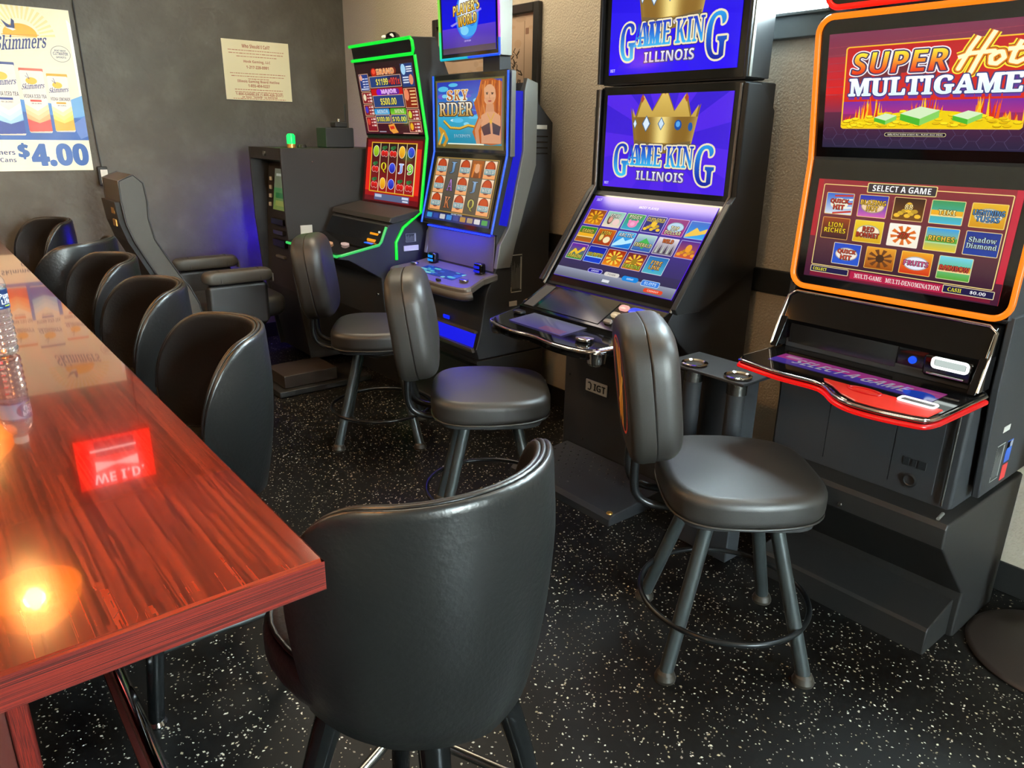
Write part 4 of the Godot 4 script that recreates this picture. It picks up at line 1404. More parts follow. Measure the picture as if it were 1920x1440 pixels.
func gaming_stool(label: String) -> Node3D:
	var t := thing("gaming_stool", label, "stool", Vector3.ZERO, 0.0, "swivel stools in front of the slot machines")
	var ol := PackedVector2Array()
	for q in super_outline(0.24, 0.225, 3.4, 48):
		var k := 1.0 - 0.12 * maxf(0.0, q.y / 0.225) * absf(q.x) / 0.24
		ol.append(Vector2(q.x * k, q.y))
	var b := MB.new()
	b.pad(ol, 0.508, 0.6, 0.03, 0.012, Transform3D(), 6)
	var seat := part(t, "seat", b, M.vinyl)
	var pb := MB.new()
	var loop := PackedVector3Array()
	for q in ol:
		loop.append(Vector3(q.x * 0.985, 0.516, q.y * 0.985))
	pb.tube(loop, 0.004, true, 6)
	part(seat, "piping", pb, M.vinyl)
	var bd := MB.new()
	bd.pad(super_outline(0.2, 0.19, 5.0, 32), 0.488, 0.51, 0.004)
	part(t, "seat_board", bd, M.black2)
	var hub := MB.new()
	hub.turned(PackedVector2Array([Vector2(0, 0.43), Vector2(0.06, 0.43), Vector2(0.13, 0.462), Vector2(0.13, 0.49), Vector2(0, 0.49)]), 28)
	part(t, "swivel_hub", hub, M.tube_black)
	for sx in [-1, 1]:
		for sz in [-1, 1]:
			var lb := MB.new()
			lb.tube(PackedVector3Array([Vector3(sx * 0.095, 0.47, sz * 0.095), Vector3(sx * 0.2, 0.02, sz * 0.2)]), 0.021, false, 16)
			var leg := part(t, "leg", lb, M.tube_grey)
			var gb := MB.new()
			gb.turned(PackedVector2Array([Vector2(0, 0), Vector2(0.03, 0), Vector2(0.032, 0.01), Vector2(0.026, 0.026), Vector2(0.019, 0.034), Vector2(0, 0.034)]), 18, Transform3D(Basis(), Vector3(sx * 0.2, 0, sz * 0.2)))
			part(leg, "foot_cap", gb, M.foot_cap)
	var ring := PackedVector3Array()
	for i in 64:
		ring.append(Vector3(cos(TAU * i / 64) * 0.252, 0.165, sin(TAU * i / 64) * 0.252))
	var rb := MB.new()
	rb.tube(ring, 0.0085, true, 10)
	part(t, "foot_ring", rb, M.tube_black)
	# back pad: stiff rear shell and a fuller cushion in front
	var tilt := Transform3D(Basis(Vector3.RIGHT, deg_to_rad(-8)), Vector3(0, 0.835, -0.29))
	var upright := tilt * Transform3D(Basis(Vector3.RIGHT, PI * 0.5), Vector3.ZERO)
	var bo := PackedVector2Array()
	for q in super_outline(0.19, 0.2, 3.2, 48):
		var f := 0.5 - q.y / 0.4   # 1 at the top
		bo.append(Vector2(q.x * lerpf(0.94, 1.0, clampf(f, 0, 1)), q.y))
	var cu := MB.new()
	cu.pad(bo, 0.0, 0.078, 0.05, 0.016, upright, 6, 0.006)
	part(t, "back_cushion", cu, M.vinyl)
	var re := MB.new()
	re.pad(bo, 0.0, 0.066, 0.03, 0.0, upright * Transform3D(Basis(Vector3.RIGHT, PI), Vector3(0, 0.0, 0)) * Transform3D(Basis(Vector3.FORWARD, 0), Vector3.ZERO), 4, 0.003)
	part(t, "back_shell", re, M.vinyl_rear)
	var em := MB.new()
	var rows := []
	for i in 2:
		var row := PackedVector3Array()
		for j in 25:
			var a := TAU * j / 24
			row.append(tilt * Vector3(cos(a) * 0.135 * i, sin(a) * 0.15 * i + 0.012, -0.0668))
		rows.append(row)
	for j in 24:
		var n := (tilt.basis * Vector3(0, 0, -1)).normalized()
		var uvf := func(k: int) -> Vector2: return Vector2(0.5 - 0.5 * cos(TAU * k / 24), 0.5 - 0.5 * sin(TAU * k / 24))
		em.tri(rows[0][0], rows[1][j], rows[1][j + 1], n, n, n, Vector2(0.5, 0.5), uvf.call(j), uvf.call(j + 1))
	part(t, "emblem_print", em, M.emblem, "orange and red printed emblem")
	for sx in [-1, 1]:
		var sb := MB.new()
		sb.tube(curve([Vector3(sx * 0.06, 0.49, -0.08), Vector3(sx * 0.06, 0.488, -0.22), Vector3(sx * 0.06, 0.52, -0.295), Vector3(sx * 0.06, 0.6, -0.31), Vector3(sx * 0.06, 0.72, -0.3)], 6), 0.0125, false, 8)
		part(t, "back_bracket", sb, M.tube_black)
	return t

func massage_chair() -> void:
	var t := thing("high_back_chair", "tall grey high-back chair with padded arms facing the kiosk", "chair", Vector3(1.3, 0, -4.62), facing(90))
	# S-shaped back seen from its side; local z runs towards the kiosk, x to the chair's left
	var fr := [[0.975, 1.266], [1.02, 1.222], [1.028, 1.123], [1.022, 1.04], [1.04, 0.926], [1.085, 0.836], [1.14, 0.727], [1.19, 0.646], [1.23, 0.55], [1.25, 0.42]]
	var re := [[0.9, 1.235], [0.9, 1.128], [0.91, 1.018], [0.938, 0.918], [0.973, 0.844], [1.022, 0.738], [1.062, 0.644], [1.1, 0.55], [1.12, 0.42]]
	var poly := PackedVector2Array()
	for q in fr:
		poly.append(Vector2(q[0] - 1.3, q[1]))
	for i in range(re.size() - 1, -1, -1):
		poly.append(Vector2(re[i][0] - 1.3, re[i][1]))
	var b := MB.new()
	b.prism(poly, -0.25, 0.12, 0.014)
	part(t, "backrest", b, M.chair_vinyl)
	for sx in [-1, 1]:
		var loop := PackedVector3Array()
		for q in poly:
			loop.append(Vector3(-0.065 + sx * 0.182, q.y, q.x))
		var pb := MB.new()
		pb.tube(loop, 0.005, true, 6)
		part(t, "piping", pb, M.vinyl)
	var bs := MB.new()   # stiff shell behind the back
	var rp := PackedVector2Array()
	for q in re.slice(1):
		rp.append(Vector2(q[0] - 1.3 - 0.001, q[1]))
	for i in range(re.size() - 1, 0, -1):
		rp.append(Vector2(re[i][0] - 1.3 - 0.028, re[i][1]))
	bs.prism(rp, -0.22, 0.09, 0.004)
	var shell := part(t, "back_shell", bs, M.black2)
	for q in [[1.09, 0.055, 0.03], [1.015, 0.036, 0.026]]:
		var eb := MB.new()
		eb.box(Vector3(-0.14, q[0], 0.905 - 1.3 - 0.026), Vector3(0.07, q[1], 0.008), 0.002)
		part(shell, "badge", eb, M.gold, "small gold badge")
	var sb := MB.new()
	sb.pad(super_outline(0.24, 0.29, 4.0, 40), 0.4, 0.53, 0.05, 0.012, Transform3D(Basis(), Vector3(0, 0, 0.2)))
	part(t, "seat", sb, M.vinyl)
	for sx in [-1, 1]:
		var ab := MB.new()
		ab.pad(rr_outline(0.055, 0.2, 0.045), 0.655, 0.725, 0.03, 0.006, Transform3D(Basis(), Vector3(sx * 0.285, 0, 0.15)))
		var arm := part(t, "armrest", ab, M.chair_vinyl)
		for zz in [0.04, 0.27]:
			var gb := MB.new()
			var lp := PackedVector3Array()
			for q in [[-0.056, 0.665], [-0.05, 0.712], [-0.02, 0.729], [0.02, 0.729], [0.05, 0.712], [0.056, 0.665]]:
				lp.append(Vector3(sx * 0.285 + q[0], q[1], zz))
			gb.tube(lp, 0.003, false, 6)
			part(arm, "seam", gb, M.vinyl)
		var pb2 := MB.new()
		pb2.box(Vector3(sx * 0.285, 0.52, 0.14), Vector3(0.07, 0.27, 0.36), 0.03)
		part(t, "arm_panel", pb2, M.vinyl)
		var tip := MB.new()
		tip.box(Vector3(sx * 0.285, 0.665, 0.352), Vector3(0.05, 0.05, 0.01), 0.003)
		part(arm, "end_cap", tip, M.silver)
	var ped := MB.new()
	ped.turned(PackedVector2Array([Vector2(0, 0), Vector2(0.2, 0), Vector2(0.2, 0.02), Vector2(0.06, 0.05), Vector2(0.05, 0.4), Vector2(0, 0.4)]), 28, Transform3D(Basis(), Vector3(0, 0, 0.03)))
	part(t, "pedestal", ped, M.tube_black)

func water_bottle() -> void:
	var t := thing("water_bottle", "clear plastic water bottle with blue label standing on the bar", "bottle", Vector3(0.118, BAR_Y, -2.0))
	var pr := PackedVector2Array([Vector2(0.0, 0.004), Vector2(0.024, 0.0), Vector2(0.031, 0.006)])
	for i in 25:
		var y := 0.012 + i * 0.0037
		pr.append(Vector2(0.0318 + 0.0013 * sin(i * PI * 0.5), y))
	pr.append_array(PackedVector2Array([Vector2(0.031, 0.108), Vector2(0.0315, 0.112), Vector2(0.0315, 0.148), Vector2(0.031, 0.153), Vector2(0.0325, 0.16), Vector2(0.03, 0.172), Vector2(0.022, 0.187), Vector2(0.0145, 0.195), Vector2(0.0125, 0.2), Vector2(0.0125, 0.206)]))
	var b := MB.new()
	b.lathe(pr, 36)
	part(t, "body", b, M.pet)
	var wp := PackedVector2Array([Vector2(0.0, 0.006)])
	for q in pr:
		if q.y > 0.005 and q.y < 0.165:
			wp.append(Vector2(q.x - 0.0008, q.y))
	wp.append(Vector2(0.0, 0.165))
	var w := MB.new()
	w.lathe(wp, 36)
	part(t, "water", w, M.water)
	var l := MB.new()
	var rows := []
	for y in [0.153, 0.11]:
		var row := PackedVector3Array()
		for k in 49:
			var a := TAU * k / 48 + 0.9
			row.append(Vector3(cos(-a) * 0.0324, y, sin(-a) * 0.0324))
		rows.append(row)
	l.grid(rows)
	part(t, "paper_label", l, M.bottle_label, "blue and white printed label")
	var c := MB.new()
	c.turned(PackedVector2Array([Vector2(0.0, 0.2), Vector2(0.0155, 0.2), Vector2(0.0155, 0.214), Vector2(0.0145, 0.217), Vector2(0, 0.217)]), 24)
	part(t, "cap", c, M.white)

func pendant(z: float, label: String) -> void:
	var at := Vector3(0.1, 2.0, z)
	var t := thing("pendant_lamp", label, "lamp", at, 0.0, "amber pendant lamps above the bar")
	var s := MB.new()
	s.lathe(PackedVector2Array([Vector2(0.15, 0.0), Vector2(0.14, 0.05), Vector2(0.11, 0.1), Vector2(0.06, 0.14), Vector2(0.02, 0.155), Vector2(0.018, 0.15), Vector2(0.055, 0.132), Vector2(0.104, 0.094), Vector2(0.134, 0.046), Vector2(0.145, 0.0)]), 32)
	part(t, "shade", s, M.amber)
	var bb := MB.new()
	bb.lathe(PackedVector2Array([Vector2(0.0, 0.0), Vector2(0.018, 0.004), Vector2(0.03, 0.025), Vector2(0.026, 0.048), Vector2(0.012, 0.075), Vector2(0.0, 0.08)]), 20)
	part(t, "bulb", bb, glow(Color(1.0, 0.82, 0.5), 22.0))
	var c := MB.new()
	c.tube(PackedVector3Array([Vector3(0, 0.15, 0), Vector3(0, 1.0, 0)]), 0.006, false, 8)
	part(t, "cord", c, M.black)
	var cp := MB.new()
	cp.turned(PackedVector2Array([Vector2(0, 0.975), Vector2(0.05, 0.975), Vector2(0.055, 0.999), Vector2(0, 0.999)]), 20)
	part(t, "ceiling_cap", cp, M.black)
	var l := OmniLight3D.new()
	l.name = "bulb_light"
	l.light_color = Color(1.0, 0.72, 0.4)
	l.light_energy = 0.6
	l.light_size = 0.03
	l.omni_range = 9.0
	l.omni_attenuation = 2.0
	l.shadow_enabled = true
	t.add_child(l, true)
	l.position = Vector3(0, 0.035, 0)

# ---------------------------------------------------------------- the machines (local z = distance from the wall)
func machine(label: String, zc: float) -> Node3D:
	return thing("slot_machine", label, "slot machine", Vector3(WALL_X, 0, zc), -PI * 0.5)

func pv(a: Array) -> PackedVector2Array:
	var o := PackedVector2Array()
	for q in a:
		o.append(Vector2(q[0], q[1]))
	return o

func rounded_loop(hw: float, y0: float, y1: float, r: float, depth: Callable, k := 6) -> PackedVector3Array:
	var o := PackedVector3Array()
	var add := func(x: float, y: float) -> void: o.append(Vector3(x, y, depth.call(y)))
	for q in 4:
		var cx: float = (hw - r) * [1, -1, -1, 1][q]
		var cy: float = [y1 - r, y1 - r, y0 + r, y0 + r][q]
		for i in k + 1:
			var a := PI * 0.5 * (q + float(i) / k)
			add.call(cx + cos(a) * r, cy + sin(a) * r)
		# extra points down the long sides
		if q == 1 or q == 3:
			for i in range(1, 12):
				var f := i / 12.0
				add.call(-hw if q == 1 else hw, lerpf(y1 - r, y0 + r, f) if q == 1 else lerpf(y0 + r, y1 - r, f))
	return o

func plate(outline: Array, y0: float, y1: float, bev: float, slope := 0.0) -> MB:
	# horizontal plate from an outline of (x, z); y falls by slope per metre of z
	var b := MB.new()
	var n := outline.size()
	var ins := []
	var c := Vector2.ZERO
	for q in outline:
		c += Vector2(q[0], q[1])
	c /= n
	var P := func(i: int, y: float, k: float) -> Vector3:
		var q := Vector2(outline[i % n][0], outline[i % n][1])
		q = q + (c - q).normalized() * k
		return Vector3(q.x, y - slope * (q.y), q.y)
	var top := PackedVector2Array()
	for i in n:
		var a: Vector3 = P.call(i, y1, bev)
		top.append(Vector2(a.x, a.z))
	var idx := Geometry2D.triangulate_polygon(top)
	for k in range(0, idx.size(), 3):
		for s in 2:
			var yy := y1 if s == 0 else y0
			var nn := Vector3.UP if s == 0 else Vector3.DOWN
			var v := []
			for j in 3:
				v.append(P.call(idx[k + j], yy, bev))
			b.tri(v[0], v[1], v[2], nn, nn, nn)
	var edge := PackedVector3Array()
	for i in n:
		var q := Vector2(outline[(i + 1) % n][0] - outline[i][0], outline[(i + 1) % n][1] - outline[i][1])
		var mid := Vector2(outline[(i + 1) % n][0] + outline[i][0], outline[(i + 1) % n][1] + outline[i][1]) * 0.5
		var o := Vector2(q.y, -q.x).normalized()
		if o.dot(mid - c) < 0.0:
			o = -o
		var nn := Vector3(o.x, 0, o.y)
		b.quad(P.call(i, y1 - bev, 0.0), P.call(i + 1, y1 - bev, 0.0), P.call(i + 1, y0 + bev, 0.0), P.call(i, y0 + bev, 0.0), nn)
		var nu := (nn + Vector3.UP).normalized()
		b.quad(P.call(i, y1, bev), P.call(i + 1, y1, bev), P.call(i + 1, y1 - bev, 0.0), P.call(i, y1 - bev, 0.0), nu)
		var nd := (nn + Vector3.DOWN).normalized()
		b.quad(P.call(i, y0, bev), P.call(i + 1, y0, bev), P.call(i + 1, y0 + bev, 0.0), P.call(i, y0 + bev, 0.0), nd)
	return b

func smooth_outline(pts: Array, k := 5) -> Array:
	var a := []
	for q in pts:
		a.append(Vector3(q[0], 0, q[1]))
	var o := []
	for v in curve(a, k):
		o.append([v.x, v.z])
	return o

func cup(parent: Node3D, at: Vector3, called := "cup_holder") -> void:
	var b := MB.new()
	b.turned(PackedVector2Array([Vector2(0.0, -0.05), Vector2(0.03, -0.05), Vector2(0.033, -0.045), Vector2(0.035, 0.0), Vector2(0.046, 0.002), Vector2(0.046, 0.006), Vector2(0.04, 0.008), Vector2(0.033, 0.004), Vector2(0.031, -0.044), Vector2(0, -0.046)]), 28, Transform3D(Basis(), at))
	part(parent, called, b, M.chrome_warm, "polished steel cup holder")

func button(parent: Node3D, at: Vector3, rx: float, rz: float, m: Material, called := "button", tilt := 0.0) -> void:
	var b := MB.new()
	b.pad(super_outline(rx, rz, 3.0, 20), 0.0, 0.012, 0.004, 0.002, Transform3D(Basis(Vector3.RIGHT, tilt), at), 3)
	part(parent, called, b, m)

func machine_super() -> void:
	var zc := -0.966
	var t := machine("slot machine with glowing orange frame and red multigame screens, nearest the camera", zc)
	var hw := 0.318
	var lw := 0.292
	var b := MB.new()
	b.prism(pv([[0.08, 0.49], [0.585, 0.49], [0.585, 0.84], [0.6, 0.86], [0.6, 0.88], [0.47, 1.03], [0.47, 1.05], [0.08, 1.05]]), -lw, lw, 0.012)
	part(t, "lower_cabinet", b, M.black)
	b = MB.new()
	b.prism(pv([[0.08, 1.04], [0.54, 1.04], [0.552, 1.05], [0.536, 1.44], [0.595, 1.835], [0.33, 1.835], [0.2, 1.5], [0.08, 1.35]]), -hw, hw, 0.012)
	part(t, "screen_cabinet", b, M.black)
	# side wing that runs from the screens down past the deck
	for s in [-1, 1]:
		var wb := MB.new()
		wb.prism(pv([[0.1, 0.52], [0.5, 0.52], [0.545, 0.86], [0.545, 1.06], [0.1, 1.06]]), s * hw - 0.01, s * hw + 0.01, 0.004)
		part(t, "side_panel", wb, M.black)
	sp(t, "lower_bezel", -hw + 0.006, hw - 0.006, 0.552, 1.055, 0.536, 1.44, M.gloss, 0.004)
	sp(t, "upper_bezel", -hw + 0.006, hw - 0.006, 0.536, 1.45, 0.595, 1.83, M.gloss, 0.004)
	sp(t, "menu_screen", -0.278, 0.282, 0.5505, 1.087, 0.5385, 1.384, screen_mat(art_super_menu(), 1.0), 0.007)
	sp(t, "title_screen", -0.283, 0.283, 0.5405, 1.478, 0.586, 1.786, screen_mat(art_super_top(), 1.05), 0.007)
	area_glow(t, Vector3(0, 1.24, 0.59), Vector3(0, 0.05, 1), Vector2(0.55, 0.3), Color(1.0, 0.45, 0.4), 0.012)
	area_glow(t, Vector3(0, 1.64, 0.6), Vector3(0, -0.12, 1), Vector2(0.55, 0.3), Color(1.0, 0.4, 0.25), 0.015)
	var dep := func(y: float) -> float:
		return (lerpf(0.552, 0.536, (y - 1.05) / 0.39) if y < 1.44 else lerpf(0.536, 0.595, (y - 1.44) / 0.39)) + 0.008
	b = MB.new()
	b.tube(rounded_loop(hw - 0.002, 1.053, 1.83, 0.045, dep), 0.0085, true, 8)
	part(t, "light_strip", b, glow(Color(1.0, 0.5, 0.08), 1.25), "glowing orange light strip")
	# topper with a red ring
	b = MB.new()
	b.prism(pv([[0.36, 1.852], [0.565, 1.852], [0.62, 2.2], [0.4, 2.2]]), -hw, hw, 0.01)
	var top := part(t, "topper", b, M.black)
	sp(top, "topper_glass", -hw + 0.012, hw - 0.012, 0.567, 1.865, 0.618, 2.19, M.gloss, 0.004)
	var dep2 := func(y: float) -> float: return lerpf(0.565, 0.62, (y - 1.852) / 0.348) + 0.006
	b = MB.new()
	b.tube(rounded_loop(hw - 0.004, 1.858, 2.195, 0.035, dep2), 0.008, true, 8)
	part(top, "light_strip", b, glow(Color(1.0, 0.12, 0.06), 1.1), "glowing red light strip")
	# hood above the button deck: sloping gloss panel with chrome rim
	sp(t, "hood_panel", -lw + 0.02, lw - 0.03, 0.585, 0.955, 0.555, 1.025, M.gloss, 0.01, 0.03)
	b = MB.new()
	b.prism(pv([[0.46, 0.94], [0.6, 0.935], [0.606, 0.948], [0.572, 1.035], [0.46, 1.04]]), -lw - 0.012, lw + 0.012, 0.008)
	part(t, "hood", b, M.gloss)
	b = MB.new()
	var rim := PackedVector3Array()
	for q in [[-lw - 0.016, 0.868, 0.645], [-lw - 0.016, 0.95, 0.612], [-lw - 0.012, 1.02, 0.582], [-lw + 0.01, 1.036, 0.576], [lw - 0.01, 1.036, 0.576], [lw + 0.012, 1.02, 0.582], [lw + 0.016, 0.95, 0.612], [lw + 0.016, 0.868, 0.645]]:
		rim.append(Vector3(q[0], q[1], q[2]))
	b.tube(rim, 0.0045, false, 8)
	part(t, "chrome_rim", b, M.chrome)
	# recess behind the deck, with the reader screen, key lamp and bill slot
	sp(t, "back_panel", -lw, lw, 0.592, 0.868, 0.592, 0.94, M.gloss, 0.004)
	sp(t, "dark_display", -lw + 0.02, 0.07, 0.598, 0.874, 0.594, 0.936, M.gloss_brown, 0.006)
	for s in [-1, 1]:
		b = MB.new()
		b.prism(pv([[0.56, 0.862], [0.652, 0.862], [0.606, 0.955], [0.56, 0.955]]), s * (lw + 0.004) - 0.012, s * (lw + 0.004) + 0.012, 0.004)
		part(t, "deck_cheek", b, M.gloss)
	b = MB.new()
	b.turned(PackedVector2Array([Vector2(0, 0.0), Vector2(0.011, 0.0), Vector2(0.011, 0.006), Vector2(0, 0.008)]), 18, Transform3D(Basis(Vector3.RIGHT, PI * 0.5), Vector3(0.115, 0.905, 0.597)))
	part(t, "key_lamp", b, glow(Color(0.1, 0.35, 1.0), 0.9))
	b = MB.new()
	b.box(Vector3(0.215, 0.905, 0.605), Vector3(0.13, 0.062, 0.03), 0.008)
	var bill := part(t, "bill_acceptor", b, M.gloss)
	var lb := MB.new()
	var lp := PackedVector3Array()
	for q in rr_outline(0.045, 0.013, 0.008, 4):
		lp.append(Vector3(0.222 + q.x, 0.919 + q.y, 0.622))
	lb.tube(lp, 0.004, true, 6)
	part(bill, "light_strip", lb, glow(Color(0.95, 1.0, 0.98), 2.2), "white lit surround")
	lb = MB.new()
	lb.box(Vector3(0.222, 0.919, 0.621), Vector3(0.078, 0.016, 0.003), 0.0)
	part(bill, "slot_light", lb, glow(Color(0.8, 0.86, 0.84), 0.9))
	lb = MB.new()
	lb.box(Vector3(0.215, 0.886, 0.622), Vector3(0.1, 0.008, 0.012), 0.003)
	part(bill, "lip", lb, M.chrome)
	# button deck
	var fr := smooth_outline([[-0.284, 0.845], [-0.14, 0.866], [-0.03, 0.862], [0.015, 0.88], [0.07, 0.93], [0.125, 0.955], [0.19, 0.955], [0.262, 0.938], [0.3, 0.92], [0.312, 0.87]])
	var ol := [[-0.296, 0.82], [-0.296, 0.58]]
	ol.reverse()
	var outline := []
	outline.append_array([[-0.3, 0.58], [-0.3, 0.82]])
	outline.append_array(fr)
	outline.append_array([[0.314, 0.6], [0.314, 0.58]])
	var deck := part(t, "button_deck", plate(outline, 0.832, 0.858, 0.006), M.gloss)
	b = MB.new()
	var lipp := PackedVector3Array([Vector3(-0.304, 0.836, 0.6), Vector3(-0.304, 0.836, 0.8)])
	var lip2 := PackedVector3Array([Vector3(-0.303, 0.851, 0.6), Vector3(-0.303, 0.851, 0.8)])
	for q in fr:
		lipp.append(Vector3(q[0], 0.836, q[1] + 0.004))
		lip2.append(Vector3(q[0], 0.852, q[1] + 0.002))
	lipp.append(Vector3(0.32, 0.836, 0.6))
	lip2.append(Vector3(0.318, 0.852, 0.6))
	b.tube(lipp, 0.007, false, 8)
	part(deck, "light_strip", b, glow(Color(0.95, 0.04, 0.05), 0.85), "glowing red light strip")
	b = MB.new()
	b.tube(lip2, 0.0055, false, 8)
	part(deck, "chrome_lip", b, M.chrome)
	# printed strip and the red palm rest
	b = MB.new()
	b.quad(Vector3(-0.225, 0.8592, 0.69), Vector3(0.255, 0.8592, 0.69), Vector3(0.255, 0.8592, 0.79), Vector3(-0.225, 0.8592, 0.79), Vector3.UP)
	part(deck, "deck_screen", b, screen_mat(art_deck_select(), 0.62), "lit strip reading SELECT A GAME")
	var palm := [[-0.02, 0.83], [0.3, 0.83], [0.298, 0.91], [0.262, 0.926], [0.19, 0.943], [0.13, 0.943], [0.08, 0.918], [0.03, 0.872], [-0.005, 0.852]]
	part(deck, "palm_rest", plate(palm, 0.855, 0.8605, 0.002), mat(Color(0.75, 0.17, 0.13), 0.3), "red palm rest")
	b = MB.new()
	var rl := PackedVector3Array()
	for q in super_outline(0.045, 0.02, 2.0, 32):
		rl.append(Vector3(0.11 + q.x, 0.862, 0.852 + q.y))
	b.tube(rl, 0.003, true, 6)
	part(deck, "service_button", b, glow(Color(0.9, 0.03, 0.06), 0.7), "oval red lit button")
	b = MB.new()
	rl = PackedVector3Array()
	for q in rr_outline(0.045, 0.018, 0.008, 4):
		rl.append(Vector3(0.238 + q.x, 0.863, 0.83 + q.y))
	b.tube(rl, 0.003, true, 6)
	part(deck, "button_light", b, glow(Color(1, 1, 1), 1.6), "white lit button frame")
	b = MB.new()
	b.box(Vector3(0.238, 0.861, 0.83), Vector3(0.08, 0.004, 0.026), 0.001)
	part(deck, "button", b, mat(Color(0.3, 0.3, 0.3), 0.3))
	# door panels of the lower cabinet
	for q in [[-0.28, -0.105], [-0.102, 0.105], [0.108, 0.235]]:
		sp(t, "door_panel", q[0], q[1], 0.585, 0.52, 0.585, 0.82, M.black, 0.006, 0.006)
	b = MB.new()
	b.box(Vector3(-0.215, 0.79, 0.597), Vector3(0.07, 0.018, 0.008), 0.003)
	part(t, "lock_plate", b, M.steel)
	b = MB.new()
	b.turned(PackedVector2Array([Vector2(0.016, 0), Vector2(0.022, 0.004), Vector2(0.016, 0.006)]), 22, Transform3D(Basis(Vector3.RIGHT, PI * 0.5), Vector3(0.17, 0.545, 0.592)))
	part(t, "lock_ring", b, M.satin)
	b = MB.new()
	b.box(Vector3(0.15, 0.6, 0.592), Vector3(0.018, 0.024, 0.004), 0.001)
	b.box(Vector3(0.172, 0.6, 0.592), Vector3(0.014, 0.024, 0.004), 0.001)
	b.box(Vector3(0.196, 0.6, 0.592), Vector3(0.022, 0.026, 0.004), 0.001)
	part(t, "maker_badge", b, M.satin)
	b = MB.new()
	b.tube(PackedVector3Array([Vector3(lw - 0.025, 0.5, 0.592), Vector3(lw - 0.025, 0.83, 0.592)]), 0.004, false, 6)
	part(t, "door_edge", b, M.steel)
	# stickers on the side that faces the room's front
	for q in [[0.41, 0.56, 0.06, 0.115, "spec"], [0.335, 0.6, 0.042, 0.02, "silver"], [0.335, 0.578, 0.042, 0.07, "blue"], [0.335, 0.51, 0.042, 0.05, "red"], [0.4, 0.665, 0.05, 0.018, "silver"]]:
		b = MB.new()
		var z0: float = q[0]
		var y0: float = q[1] - q[3] * 0.5 + 0.05
		b.box(Vector3(hw + 0.0105, y0 + q[3] * 0.5, z0), Vector3(0.001, q[3], q[2]))
		part(t, "sticker", b, {"spec": M.spec_label, "silver": M.sticker, "blue": mat(Color(0.15, 0.36, 0.75), 0.4), "red": mat(Color(0.85, 0.22, 0.22), 0.4)}[q[4]])

